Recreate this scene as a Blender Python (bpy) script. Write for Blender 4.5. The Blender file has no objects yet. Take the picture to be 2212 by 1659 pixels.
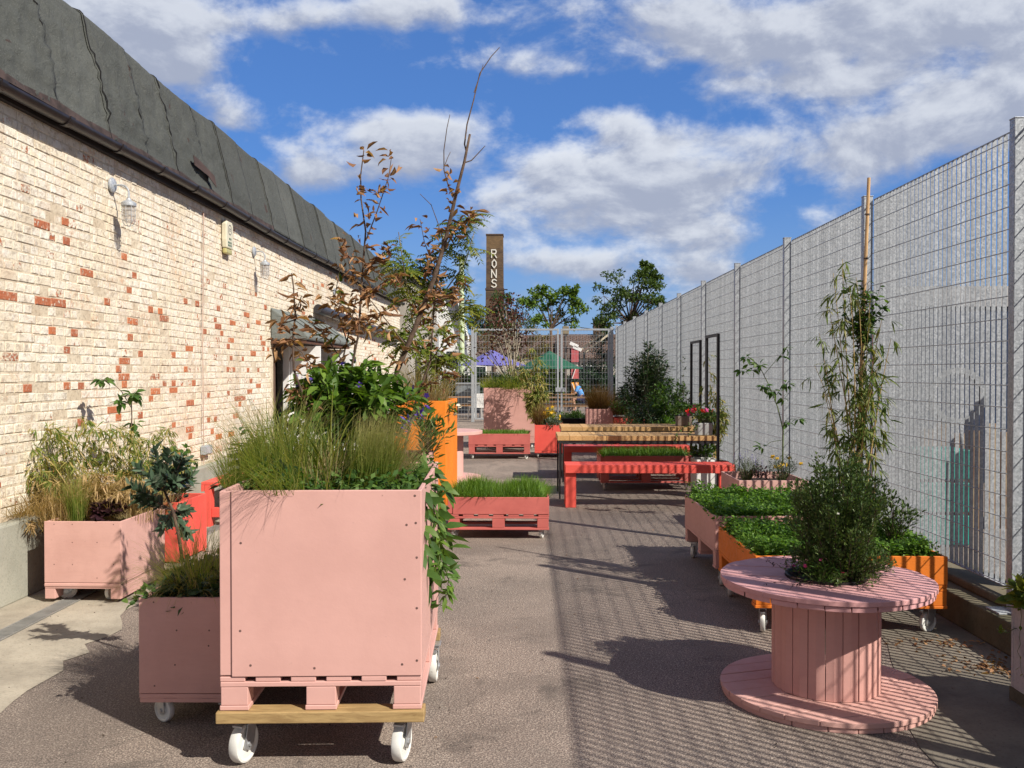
import bpy, math, random
import numpy as np
from mathutils import Vector, Matrix
R = math.radians
scene = bpy.context.scene
# ------------------------------------------------------------------ camera
CAM_H = 1.65
F = 1964.0                      # focal length in units of a 2212 px wide picture
cam_d = bpy.data.cameras.new('camera'); cam = bpy.data.objects.new('camera', cam_d)
scene.collection.objects.link(cam); scene.camera = cam
cam_d.sensor_width = 36.0; cam_d.lens = 36.0*F/2212.0; cam_d.clip_start = .05; cam_d.clip_end = 3000
PITCH = R(.75); YAW = R(.9)
cam.location = (0, 0, CAM_H); cam.rotation_euler = (math.pi/2-PITCH, 0, YAW)
_m = cam.rotation_euler.to_matrix()
RIGHT = _m @ Vector((1,0,0)); UPV = _m @ Vector((0,1,0)); FWD = _m @ Vector((0,0,-1))
def ray(px, py): return RIGHT*(px-1106) + FWD*F - UPV*(py-829.5)
def at(px, py, Y):
    d = ray(px, py); return Vector((0,0,CAM_H)) + d*(Y/d.y)
def gnd(px, py, z=0.0):
    d = ray(px, py); return Vector((0,0,CAM_H)) + d*((z-CAM_H)/d.z)
# ------------------------------------------------------------------ sun, sky
SUN = Vector((.889, -.70, 1.0)).normalized()
sl = bpy.data.lights.new('sun', 'SUN'); sl.energy = 5.0; sl.angle = R(.53); sl.color = (1.0, .935, .83)
so = bpy.data.objects.new('sun', sl); scene.collection.objects.link(so)
so.rotation_euler = SUN.to_track_quat('Z', 'Y').to_euler(); so.location = (8, -6, 12)
w = bpy.data.worlds.new('World'); scene.world = w; w.use_nodes = True
wt = w.node_tree; wt.nodes.clear()
def N(tree, typ, **kw):
    n = tree.nodes.new(typ)
    for k, v in kw.items():
        if k.startswith('i_'):
            key = k[2:]; key = int(key) if key.isdigit() else key.replace('_', ' ')
            n.inputs[key].default_value = v
        else: setattr(n, k, v)
    return n
def Lk(tree, a, b): tree.links.new(a, b)
def M1(tree, op, a, b=None, c=None, clamp=False):
    n = tree.nodes.new('ShaderNodeMath'); n.operation = op; n.use_clamp = clamp
    for i, v in enumerate((a, b, c)):
        if v is None: continue
        if isinstance(v, (int, float)): n.inputs[i].default_value = v
        else: tree.links.new(v, n.inputs[i])
    return n.outputs[0]
def mixc(tree, f, a, b, blend='MIX'):
    n = tree.nodes.new('ShaderNodeMix'); n.data_type = 'RGBA'; n.blend_type = blend
    for s, v in ((0, f), (6, a), (7, b)):
        if isinstance(v, (int, float)): n.inputs[s].default_value = v
        elif isinstance(v, tuple): n.inputs[s].default_value = (v[0], v[1], v[2], 1)
        else: tree.links.new(v, n.inputs[s])
    return n.outputs[2]
def mrange(tree, v, a, b, c=0., d=1., smooth=True):
    n = tree.nodes.new('ShaderNodeMapRange')
    if smooth: n.interpolation_type = 'SMOOTHSTEP'
    tree.links.new(v, n.inputs[0])
    for i, x in enumerate((a, b, c, d)): n.inputs[i+1].default_value = x
    return n.outputs[0]
sky = N(wt, 'ShaderNodeTexSky', sky_type='NISHITA', sun_disc=False)
sky.sun_elevation = math.asin(SUN.z); sky.sun_rotation = math.atan2(SUN.x, SUN.y)
sky.altitude = 50; sky.air_density = 1.0; sky.dust_density = .6; sky.ozone_density = 3.0
tc = N(wt, 'ShaderNodeTexCoord'); sep = N(wt, 'ShaderNodeSeparateXYZ'); Lk(wt, tc.outputs['Generated'], sep.inputs[0])
ysafe = M1(wt, 'MAXIMUM', sep.outputs[1], .05)
U = M1(wt, 'DIVIDE', sep.outputs[0], ysafe); V = M1(wt, 'DIVIDE', sep.outputs[2], ysafe)
comb = N(wt, 'ShaderNodeCombineXYZ'); Lk(wt, U, comb.inputs[0]); Lk(wt, V, comb.inputs[1])
front = mrange(wt, sep.outputs[1], .12, .35)
# cloud banks: (x, y, half width, half height, weight) as seen over the yard
BL = [(250,30,170,60,1.0),(330,95,90,70,.9),(390,150,90,60,.8),(190,110,60,60,.5),(490,240,60,35,.75),(480,50,60,15,.35),(640,35,110,25,.5),(880,20,120,35,.85),(860,60,30,50,.4),
      (1110,130,110,33,.75),(1235,152,25,12,.4),(650,365,75,36,.75),(880,270,120,38,.9),(960,320,95,42,.8),(870,350,90,50,.75),(740,385,60,25,.4),
      (1290,255,60,25,.5),(1350,290,110,38,.6),(1170,370,60,30,.7),(1300,370,120,55,.9),(1420,410,130,55,.9),(1500,500,120,45,.95),(1300,460,120,42,.7),(1580,380,90,40,.5),(1640,320,70,36,.45),(1500,300,120,20,.35),
      (1120,440,70,25,.5),(1180,490,110,22,.45),(1190,570,110,33,.85),(1290,570,50,30,.8),(1510,585,80,25,1.0),(1100,640,100,25,.55),(1400,650,160,22,.45),(1010,620,40,40,.4),
      (1400,30,160,50,.7),(1600,90,200,55,.9),(1900,60,300,85,1.05),(1700,190,160,26,.5),(2150,40,120,60,.9),(1950,190,140,40,.6),
      (1830,290,90,45,.85),(1940,290,80,35,.8),(2080,260,110,50,.95),(2180,190,70,60,.9),(1790,400,70,46,.6),(1770,480,50,22,.4),(1870,350,100,36,.7)]
acc = None; accv = None
for cx, cy, rx, ry, wgt in BL:
    s = N(wt, 'ShaderNodeVectorMath', operation='SUBTRACT'); Lk(wt, comb.outputs[0], s.inputs[0]); s.inputs[1].default_value = ((cx-1137)/F, (804-cy)/F, 0)
    m_ = N(wt, 'ShaderNodeVectorMath', operation='MULTIPLY'); Lk(wt, s.outputs[0], m_.inputs[0]); m_.inputs[1].default_value = (F/rx*.8, F/ry*.8, 0)
    d = N(wt, 'ShaderNodeVectorMath', operation='DOT_PRODUCT'); Lk(wt, m_.outputs[0], d.inputs[0]); Lk(wt, m_.outputs[0], d.inputs[1])
    e = M1(wt, 'EXPONENT', M1(wt, 'MULTIPLY', d.outputs['Value'], -1.0))
    ew = M1(wt, 'MULTIPLY', e, wgt); sy = N(wt, 'ShaderNodeSeparateXYZ'); Lk(wt, m_.outputs[0], sy.inputs[0])
    acc = ew if acc is None else M1(wt, 'ADD', ew, acc)
    accv = M1(wt, 'MULTIPLY', ew, sy.outputs[1]) if accv is None else M1(wt, 'MULTIPLY_ADD', ew, sy.outputs[1], accv)
mp = N(wt, 'ShaderNodeMapping'); Lk(wt, tc.outputs['Generated'], mp.inputs[0]); mp.inputs['Scale'].default_value = (1, 1, 1.7)
n1 = N(wt, 'ShaderNodeTexNoise', i_Scale=7.5, i_Detail=10.0, i_Roughness=.6, i_Distortion=.2); Lk(wt, mp.outputs[0], n1.inputs[0])
n2 = N(wt, 'ShaderNodeTexNoise', i_Scale=16.0, i_Detail=6.0, i_Roughness=.6, i_Distortion=.3); Lk(wt, mp.outputs[0], n2.inputs[0])
n3 = N(wt, 'ShaderNodeTexNoise', i_Scale=3.2, i_Detail=5.0, i_Roughness=.55); Lk(wt, mp.outputs[0], n3.inputs[0])
mp2 = N(wt, 'ShaderNodeMapping'); Lk(wt, tc.outputs['Generated'], mp2.inputs[0]); mp2.inputs['Scale'].default_value = (1, 1, 1.7); mp2.inputs['Location'].default_value = (.008, 0, .024)
n1b = N(wt, 'ShaderNodeTexNoise', i_Scale=7.5, i_Detail=10.0, i_Roughness=.6, i_Distortion=.2); Lk(wt, mp2.outputs[0], n1b.inputs[0])
nz = M1(wt, 'ADD', M1(wt, 'MULTIPLY', M1(wt, 'SUBTRACT', n1.outputs[0], .5), 2.6), M1(wt, 'MULTIPLY', M1(wt, 'SUBTRACT', n2.outputs[0], .5), 1.3))
gen = M1(wt, 'MULTIPLY_ADD', n3.outputs[0], 1.4, .2)
base = N(wt, 'ShaderNodeMix', data_type='FLOAT'); Lk(wt, front, base.inputs[0]); Lk(wt, gen, base.inputs[2]); Lk(wt, acc, base.inputs[3])
dens = M1(wt, 'ADD', base.outputs[0], nz)
cover = mrange(wt, dens, .18, 1.08)
cover = M1(wt, 'POWER', cover, .85)
thick = mrange(wt, M1(wt, 'MULTIPLY_ADD', M1(wt, 'SUBTRACT', n3.outputs[0], .5), -1.5, dens), .55, 1.3)
low = mrange(wt, V, .0, .3)
topn = M1(wt, 'DIVIDE', accv, M1(wt, 'ADD', acc, .12))
shade = mrange(wt, M1(wt, 'MULTIPLY_ADD', M1(wt, 'SUBTRACT', n1.outputs[0], n1b.outputs[0]), 6.5, topn), -.75, .85)
white = mixc(wt, shade, (2.85, 3.15, 4.0), (6.1, 6.35, 6.75))
white = mixc(wt, M1(wt, 'MULTIPLY', thick, .35), white, (3.1, 3.4, 4.2))
white = mixc(wt, front, mixc(wt, 1.0, white, (.56, .50, .43), 'MULTIPLY'), white)
tint = mixc(wt, 1.0, sky.outputs[0], (.42, .66, .95), 'MULTIPLY')
tint = mixc(wt, .45, tint, (.66, 1.62, 4.5))
hz = mixc(wt, M1(wt, 'MULTIPLY', M1(wt, 'SUBTRACT', 1.0, mrange(wt, sep.outputs[2], .0, .22)), .55), tint, (2.3, 3.3, 5.0))
skyc = mixc(wt, M1(wt, 'MULTIPLY', cover, .93), hz, white)
bg = N(wt, 'ShaderNodeBackground', i_Strength=.10); Lk(wt, skyc, bg.inputs[0])
wo = N(wt, 'ShaderNodeOutputWorld'); Lk(wt, bg.outputs[0], wo.inputs[0])
w.cycles.sampling_method = 'MANUAL'; w.cycles.sample_map_resolution = 512
scene.view_settings.view_transform = 'Standard'; scene.view_settings.look = 'None'
scene.view_settings.exposure = .46; scene.view_settings.gamma = 1.0

# ------------------------------------------------------------------ materials
MATS = {}
def mat_base(name, rough=.8, spec=.3):
    m = bpy.data.materials.new(name); m.use_nodes = True
    t = m.node_tree; p = t.nodes['Principled BSDF']; p.inputs['Roughness'].default_value = rough
    p.inputs['Specular IOR Level'].default_value = spec
    MATS[name] = m
    return m, t, p
def noise(t, scale, detail=4, rough=.55, coord=None, dist=0., vecscale=None):
    c = coord
    if c is None:
        tcn = t.nodes.get('TCX') or t.nodes.new('ShaderNodeTexCoord'); tcn.name = 'TCX'; c = tcn.outputs['Object']
    if vecscale:
        mm = t.nodes.new('ShaderNodeMapping'); mm.inputs['Scale'].default_value = vecscale; t.links.new(c, mm.inputs[0]); c = mm.outputs[0]
    n = N(t, 'ShaderNodeTexNoise', i_Scale=scale, i_Detail=detail, i_Roughness=rough, i_Distortion=dist)
    t.links.new(c, n.inputs[0]); return n.outputs[0]
def bump(t, p, h, strength=.4, dist=.01):
    b = N(t, 'ShaderNodeBump', i_Strength=strength, i_Distance=dist); t.links.new(h, b.inputs['Height']); t.links.new(b.outputs[0], p.inputs['Normal']); return b
def paint(name, col, col2=None, rough=.62, grain=True, dirt=.25, dirtcol=(.12,.09,.07), scale=1.0):
    """painted wood: brush variation, faint grain, scuffed dirt spots"""
    m, t, p = mat_base(name, rough, .35)
    col2 = col2 or tuple(c*.86 for c in col)
    a = noise(t, 3.0*scale, 5, .6); f = mrange(t, a, .35, .65)
    c = mixc(t, f, col, col2)
    b = noise(t, 28*scale, 6, .7); f2 = mrange(t, b, .62, .78)
    c = mixc(t, M1(t, 'MULTIPLY', f2, dirt), c, dirtcol)
    g = noise(t, 9, 5, .6, vecscale=(1, 1, 7)) if grain else noise(t, 60, 3)
    f3 = mrange(t, g, .3, .7)
    c = mixc(t, M1(t, 'MULTIPLY', f3, .08 if grain else .02), c, tuple(x*.6 for x in col))
    fp = M1(t, 'MULTIPLY', mrange(t, noise(t, 9*scale, 8, .75, vecscale=(1,1,2.2)), .66, .71), mrange(t, noise(t, 1.3, 2), .42, .6))
    c = mixc(t, fp, c, (.36, .25, .15))
    t.links.new(c, p.inputs['Base Color'])
    hsum = M1(t, 'ADD', M1(t, 'MULTIPLY', g, .5 if grain else .05), M1(t, 'MULTIPLY', noise(t, 90, 3, .6), .3))
    if not grain: hsum = M1(t, 'ADD', hsum, M1(t, 'MULTIPLY', noise(t, 2.6, 5, .6, vecscale=(1,1,1.6)), 2.2))
    bump(t, p, hsum, .35, .004 if grain else .0028)
    rr = mrange(t, b, .3, .7, rough-.12, rough+.15); t.links.new(rr, p.inputs['Roughness'])
    return m
def plain(name, col, rough=.6, metal=0., spec=.4, var=.15, scale=8, bmp=.15):
    m, t, p = mat_base(name, rough, spec); p.inputs['Metallic'].default_value = metal
    a = mrange(t, noise(t, scale, 5, .6), .3, .7)
    c = mixc(t, a, tuple(min(1, x*(1+var)) for x in col), tuple(x*(1-var) for x in col))
    t.links.new(c, p.inputs['Base Color'])
    if bmp: bump(t, p, noise(t, scale*8, 4, .6), bmp, .004)
    return m
def attr(t, name):
    n = N(t, 'ShaderNodeAttribute', attribute_name=name); return n.outputs['Fac']
def leafmat(name, cols, rough=.5, trans=.35, spec=.3, tipcol=None):
    m, t, p = mat_base(name, rough, spec)
    rmp = t.nodes.new('ShaderNodeValToRGB'); cr = rmp.color_ramp
    cr.elements[0].position = 0; cr.elements[0].color = (*cols[0], 1)
    cr.elements[1].position = 1; cr.elements[1].color = (*cols[-1], 1)
    for i, c in enumerate(cols[1:-1]):
        e = cr.elements.new((i+1)/(len(cols)-1)); e.color = (*c, 1)
    t.links.new(attr(t, 'rnd'), rmp.inputs[0]); c = rmp.outputs[0]
    if tipcol: c = mixc(t, mrange(t, attr(t, 'tt'), .35, 1.0), c, tipcol)
    c = mixc(t, M1(t, 'MULTIPLY', mrange(t, noise(t, 40, 3), .4, .7), .3), c, tuple(x*.6 for x in cols[0]))
    t.links.new(c, p.inputs['Base Color'])
    tr = t.nodes.new('ShaderNodeBsdfTranslucent')
    tcol = mixc(t, 1.0, c, (1.35, 1.4, .55), 'MULTIPLY'); t.links.new(tcol, tr.inputs[0])
    mx = t.nodes.new('ShaderNodeMixShader'); mx.inputs[0].default_value = trans
    out = t.nodes['Material Output']; t.links.new(p.outputs[0], mx.inputs[1]); t.links.new(tr.outputs[0], mx.inputs[2]); t.links.new(mx.outputs[0], out.inputs[0])
    return m
PINK = paint('pink_paint', (.63,.365,.322), (.585,.335,.295), .5, grain=False)
PINKD = paint('dusty_pink_paint', (.59,.325,.285), (.545,.295,.255), .6)
PINKW = paint('worn_pink_paint', (.60,.35,.305), (.53,.30,.26), .65, dirt=.45)
CORAL = paint('brick_red_paint', (.52,.135,.115), (.45,.11,.095), .6)
RED = paint('coral_red_paint', (.72,.10,.075), (.65,.085,.065), .55)
ORANGE = paint('orange_paint', (.80,.235,.022), (.72,.20,.02), .55)
ORANGED = paint('deep_orange_paint', (.72,.19,.018), (.62,.16,.016), .6)
WHITEP = paint('white_paint', (.76,.75,.73), (.70,.69,.67), .5, dirt=.2)
CASTW = paint('caster_white', (.70,.70,.67), (.60,.59,.55), .45, dirt=.8, dirtcol=(.16,.12,.09), scale=2.2)
STEEL = plain('caster_steel', (.50,.51,.52), .35, .7, var=.12, scale=20)
BLACK = plain('black_steel', (.018,.017,.018), .5, var=.2)
BLACKP = plain('black_plastic', (.015,.016,.017), .55)
SOIL = plain('soil', (.035,.024,.016), .95, var=.6, scale=30, bmp=.9)
def woodmat(name, c1, c2, axis=(1,1,8), scale=6):
    m, t, p = mat_base(name, .7, .3)
    g = noise(t, scale, 7, .65, vecscale=axis, dist=.6); f = mrange(t, g, .3, .72)
    c = mixc(t, f, c1, c2)
    c = mixc(t, M1(t, 'MULTIPLY', attr(t, 'rnd'), .55), c, tuple(x*.42 for x in c2))
    t.links.new(c, p.inputs['Base Color']); bump(t, p, g, .5, .004); return m
TIMBER = woodmat('raw_timber', (.42,.29,.13), (.26,.165,.07), (1.5,12,12))
TABLEW = woodmat('table_boards', (.60,.38,.17), (.43,.25,.10), (12,1.5,12), 4)
BARK = plain('bark', (.10,.065,.045), .9, var=.45, scale=30, bmp=.8)
BARKL = plain('pale_bark', (.30,.26,.20), .85, var=.3, scale=25, bmp=.6)
CANE = plain('bamboo_cane', (.42,.30,.11), .5, var=.25, scale=14)
GREENSTEM = plain('green_stem', (.09,.12,.035), .7, var=.3, scale=20)
# asphalt
def asphalt():
    m, t, p = mat_base('asphalt', .92, .25)
    big = mrange(t, noise(t, .55, 5, .6), .35, .68)
    c = mixc(t, big, (.285,.236,.202), (.200,.168,.146))
    fine = noise(t, 130, 3, .7); ff = mrange(t, fine, .44, .62)
    c = mixc(t, ff, mixc(t, 1., c, (.50,.49,.49), 'MULTIPLY'), mixc(t, 1., c, (1.55,1.5,1.45), 'MULTIPLY'))
    vo = N(t, 'ShaderNodeTexVoronoi', i_Scale=72.0); t.links.new(t.nodes['TCX'].outputs['Object'], vo.inputs[0])
    st = M1(t, 'MULTIPLY', M1(t, 'LESS_THAN', vo.outputs['Distance'], .32), M1(t, 'GREATER_THAN', noise(t, 60, 2), .5))
    c = mixc(t, M1(t, 'MULTIPLY', st, .55), c, (.50,.43,.36))
    c = mixc(t, M1(t, 'MULTIPLY', mrange(t, noise(t, .8, 5, .6, dist=.4), .50, .56), .28), c, (.115,.095,.082))
    stain = M1(t, 'MULTIPLY', mrange(t, noise(t, 1.7, 6, .7, dist=.5), .55, .68), .55)
    c = mixc(t, stain, c, (.065,.056,.050))
    stain2 = M1(t, 'MULTIPLY', mrange(t, noise(t, 5.5, 6, .7), .6, .72), .35)
    c = mixc(t, stain2, c, (.27,.24,.20))
    vc = N(t, 'ShaderNodeTexVoronoi', feature='DISTANCE_TO_EDGE', i_Scale=.55); 
    wv = N(t, 'ShaderNodeVectorMath', operation='ADD'); t.links.new(t.nodes['TCX'].outputs['Object'], wv.inputs[0])
    nn = N(t, 'ShaderNodeTexNoise', i_Scale=2.5, i_Detail=4.0); t.links.new(t.nodes['TCX'].outputs['Object'], nn.inputs[0]); t.links.new(nn.outputs['Color'], wv.inputs[1]); t.links.new(wv.outputs[0], vc.inputs[0])
    cr = M1(t, 'MULTIPLY', M1(t, 'LESS_THAN', vc.outputs['Distance'], .006), M1(t, 'GREATER_THAN', noise(t, .8, 2), .52))
    c = mixc(t, M1(t, 'MULTIPLY', cr, .22), c, (.04,.035,.03))
    t.links.new(c, p.inputs['Base Color'])
    bump(t, p, M1(t, 'ADD', M1(t, 'MULTIPLY', fine, .8), M1(t, 'MULTIPLY', vo.outputs['Distance'], -.6)), .9, .006)
    return m
ASPH = asphalt()
def concrete(name, c1, c2, rough=.9, sc=1.6):
    m, t, p = mat_base(name, rough, .25)
    c = mixc(t, mrange(t, noise(t, sc, 7, .68), .35, .68), c1, c2)
    c = mixc(t, M1(t, 'MULTIPLY', mrange(t, noise(t, 70, 3, .7), .5, .7), .35), c, tuple(x*.5 for x in c2))
    c = mixc(t, M1(t, 'MULTIPLY', mrange(t, noise(t, 4, 6, .7, dist=.8), .58, .7), .45), c, tuple(x*.55 for x in c2))
    t.links.new(c, p.inputs['Base Color']); bump(t, p, noise(t, 50, 5, .65), .5, .005); return m
CONC = concrete('pale_concrete', (.42,.375,.30), (.25,.22,.175), sc=1.1)
CONCP = concrete('plinth_concrete', (.36,.355,.30), (.27,.27,.225))
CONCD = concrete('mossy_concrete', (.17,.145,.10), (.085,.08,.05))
# painted brick
def brickmat():
    m, t, p = mat_base('painted_brick', .9, .15)
    ex = attr(t, 'ex'); rnd = attr(t, 'rnd')
    big = mrange(t, noise(t, 1.1, 6, .65), .35, .66)
    cream = mixc(t, big, (.70,.62,.48), (.79,.75,.655))
    cream = mixc(t, M1(t, 'MULTIPLY', mrange(t, rnd, .35, 1.), .38), cream, (.62,.50,.33))
    cream = mixc(t, M1(t, 'MULTIPLY', mrange(t, noise(t, 7, 7, .7, dist=1.), .50, .60), .6), cream, (.80,.76,.69))
    grime = noise(t, 14, 8, .75, dist=.4)
    cream = mixc(t, M1(t, 'MULTIPLY', mrange(t, grime, .50, .61), .62), cream, (.35,.29,.225))
    cream = mixc(t, M1(t, 'MULTIPLY', mrange(t, noise(t, 2.2, 7, .75), .50, .64), .5), cream, (.50,.36,.24))
    fl = noise(t, 45, 4, .7)
    cream = mixc(t, M1(t, 'MULTIPLY', mrange(t, fl, .58, .66), .45), cream, (.38,.22,.15))
    sf = M1(t, 'MULTIPLY', mrange(t, noise(t, 1.5, 5, .65), .53, .66), mrange(t, noise(t, 17, 6, .72), .46, .60))
    cream = mixc(t, M1(t, 'MULTIPLY', sf, .62), cream, (.56,.31,.17))
    red = mixc(t, rnd, (.50,.165,.07), (.36,.12,.065))
    red = mixc(t, M1(t, 'MULTIPLY', mrange(t, noise(t, 30, 4), .5, .7), .5), red, (.55,.40,.30))
    nf = noise(t, 26, 5, .6)
    mask = mrange(t, M1(t, 'MULTIPLY_ADD', M1(t, 'SUBTRACT', nf, .5), 1.3, ex), .55, .68)
    c = mixc(t, mask, cream, red)
    c = mixc(t, M1(t, 'MULTIPLY', mrange(t, noise(t, .9, 7, .7, vecscale=(1,1.6,.5)), .55, .68), .35), c, (.34,.26,.18))
    t.links.new(c, p.inputs['Base Color'])
    h = M1(t, 'ADD', M1(t, 'MULTIPLY', noise(t, 22, 7, .7), 1.0), M1(t, 'MULTIPLY', mask, -.25)); bump(t, p, h, 1.0, .014)
    return m
BRICKP = brickmat()
def mortarmat():
    m, t, p = mat_base('painted_mortar', .95, .1)
    c = mixc(t, mrange(t, noise(t, 3, 6, .7), .35, .65), (.66,.58,.45), (.50,.41,.30))
    c = mixc(t, M1(t, 'MULTIPLY', mrange(t, noise(t, 30, 5), .5, .65), .45), c, (.24,.18,.13))
    t.links.new(c, p.inputs['Base Color']); bump(t, p, noise(t, 60, 5), .7, .008); return m
MORTAR = mortarmat()
def feltmat(name='roofing_felt', c1=(.088,.093,.085), c2=(.052,.057,.053)):
    m, t, p = mat_base(name, .9, .25)
    c = mixc(t, M1(t, 'MULTIPLY', mrange(t, noise(t, 1.2, 6, .65), .35, .65), .55), c1, c2)
    c = mixc(t, M1(t, 'MULTIPLY', attr(t, 'rnd'), .5), c, tuple(x*.6 for x in c2))
    c = mixc(t, M1(t, 'MULTIPLY', mrange(t, noise(t, 160, 2, .7), .55, .7), .5), c, (.21,.21,.20))
    c = mixc(t, mrange(t, noise(t, 3.5, 7, .7, vecscale=(1,1,.6)), .63, .665), c, (.052,.034,.030))
    t.links.new(c, p.inputs['Base Color'])
    h = M1(t, 'ADD', M1(t, 'MULTIPLY', noise(t, 8, 6, .6, dist=1.2), 1.), M1(t, 'MULTIPLY', noise(t, 120, 2), .12)); bump(t, p, h, .7, .03)
    return m
FELT = feltmat(); FELTG = feltmat('green_felt', (.165,.18,.17), (.125,.14,.132))
GUTTER = plain('gutter_plastic', (.018,.014,.015), .38, var=.35, scale=6, bmp=.2)
FASCIA = plain('dark_fascia', (.022,.017,.018), .75, var=.3)
def galv(name='galvanised_steel', k=1.):
    m, t, p = mat_base(name, .5, .5); p.inputs['Metallic'].default_value = .3
    tcn = N(t, 'ShaderNodeTexCoord'); tcn.name = 'TCX'
    vo = N(t, 'ShaderNodeTexVoronoi', i_Scale=90.0); t.links.new(tcn.outputs['Object'], vo.inputs[0])
    sx = N(t, 'ShaderNodeSeparateColor'); t.links.new(vo.outputs['Color'], sx.inputs[0])
    c = mixc(t, sx.outputs[0], (.27*k,.29*k,.315*k), (.46*k,.485*k,.515*k))
    c = mixc(t, M1(t, 'MULTIPLY', mrange(t, noise(t, 18, 5, .7), .55, .72), .4), c, (.30,.32,.33))
    c = mixc(t, M1(t, 'MULTIPLY', attr(t, 'rnd'), .38), c, (.16,.17,.185))
    t.links.new(c, p.inputs['Base Color'])
    r = mrange(t, sx.outputs[1], 0., 1., .34, .62, False); t.links.new(r, p.inputs['Roughness']); return m
GALV = galv()
def old_brick():
    m, t, p = mat_base('stock_brick', .9, .15)
    tcn = N(t, 'ShaderNodeTexCoord'); tcn.name = 'TCX'
    s = N(t, 'ShaderNodeSeparateXYZ'); t.links.new(tcn.outputs['Object'], s.inputs[0])
    cb = N(t, 'ShaderNodeCombineXYZ'); t.links.new(M1(t, 'ADD', s.outputs[0], s.outputs[1]), cb.inputs[0]); t.links.new(s.outputs[2], cb.inputs[1])
    b = N(t, 'ShaderNodeTexBrick', i_Scale=1.0); b.inputs['Brick Width'].default_value = .23; b.inputs['Row Height'].default_value = .1
    b.inputs['Mortar Size'].default_value = .013; b.inputs['Color1'].default_value = (.075,.05,.034,1); b.inputs['Color2'].default_value = (.15,.095,.055,1); b.inputs['Mortar'].default_value = (.09,.075,.06,1)
    t.links.new(cb.outputs[0], b.inputs['Vector'])
    up = mrange(t, s.outputs[2], 10.9, 11.3)
    c = mixc(t, M1(t, 'MULTIPLY', up, .35), b.outputs[0], (.26,.165,.075))
    c = mixc(t, M1(t, 'MULTIPLY', mrange(t, noise(t, 1.5, 5), .45, .65), .4), c, (.06,.045,.035))
    t.links.new(c, p.inputs['Base Color']); return m
STOCK = old_brick()
def tilemat(name, c1, c2, row=.35):
    m, t, p = mat_base(name, .85, .2)
    tcn = N(t, 'ShaderNodeTexCoord'); tcn.name = 'TCX'
    s = N(t, 'ShaderNodeSeparateXYZ'); t.links.new(tcn.outputs['Object'], s.inputs[0])
    cb = N(t, 'ShaderNodeCombineXYZ'); t.links.new(s.outputs[0], cb.inputs[0]); t.links.new(M1(t, 'ADD', s.outputs[1], s.outputs[2]), cb.inputs[1])
    b = N(t, 'ShaderNodeTexBrick', i_Scale=1.0); b.inputs['Brick Width'].default_value = row*.8; b.inputs['Row Height'].default_value = row
    b.inputs['Mortar Size'].default_value = .03; b.inputs['Color1'].default_value = (*c1,1); b.inputs['Color2'].default_value = (*c2,1); b.inputs['Mortar'].default_value = tuple(x*.35 for x in c2)+(1,)
    t.links.new(cb.outputs[0], b.inputs['Vector'])
    c = mixc(t, M1(t, 'MULTIPLY', mrange(t, noise(t, .6, 6), .4, .65), .5), b.outputs[0], tuple(x*.6 for x in c2))
    t.links.new(c, p.inputs['Base Color']); return m
TILES = tilemat('clay_roof_tiles', (.16,.105,.08), (.11,.075,.06))
RENDER = plain('white_render', (.74,.74,.73), .8, var=.05, scale=1)
GREYR = plain('grey_render', (.36,.33,.29), .85, var=.12, scale=1.2)
GLASSD = plain('dark_glass', (.02,.025,.03), .12, spec=.6, bmp=0)

# ------------------------------------------------------------------ object helpers
PARW = {}
def tag(o, label, cat, group=None, kind=None):
    if label: o['label'] = label
    if cat: o['category'] = cat
    if group: o['group'] = group
    if kind: o['kind'] = kind
    return o
def thing(name, label, cat, loc=(0,0,0), rz=0., group=None):
    o = bpy.data.objects.new(name, None); scene.collection.objects.link(o)
    o.location = loc; o.rotation_euler = (0,0,rz); o.empty_display_size = .1
    PARW[o.name] = Matrix.Translation(Vector(loc)) @ Matrix.Rotation(rz, 4, 'Z')
    return tag(o, label, cat, group)
def link(name, me, mat, parent=None, local=False, bevel=0., seg=2):
    o = bpy.data.objects.new(name, me); scene.collection.objects.link(o)
    if mat: me.materials.append(mat)
    if parent:
        o.parent = parent
        root = parent
        while root.name not in PARW and root.parent: root = root.parent
        if not local: me.transform(PARW[root.name].inverted())
    if bevel:
        b = o.modifiers.new('bevel', 'BEVEL'); b.width = bevel; b.segments = seg; b.limit_method = 'ANGLE'; b.angle_limit = R(40)
    return o
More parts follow.
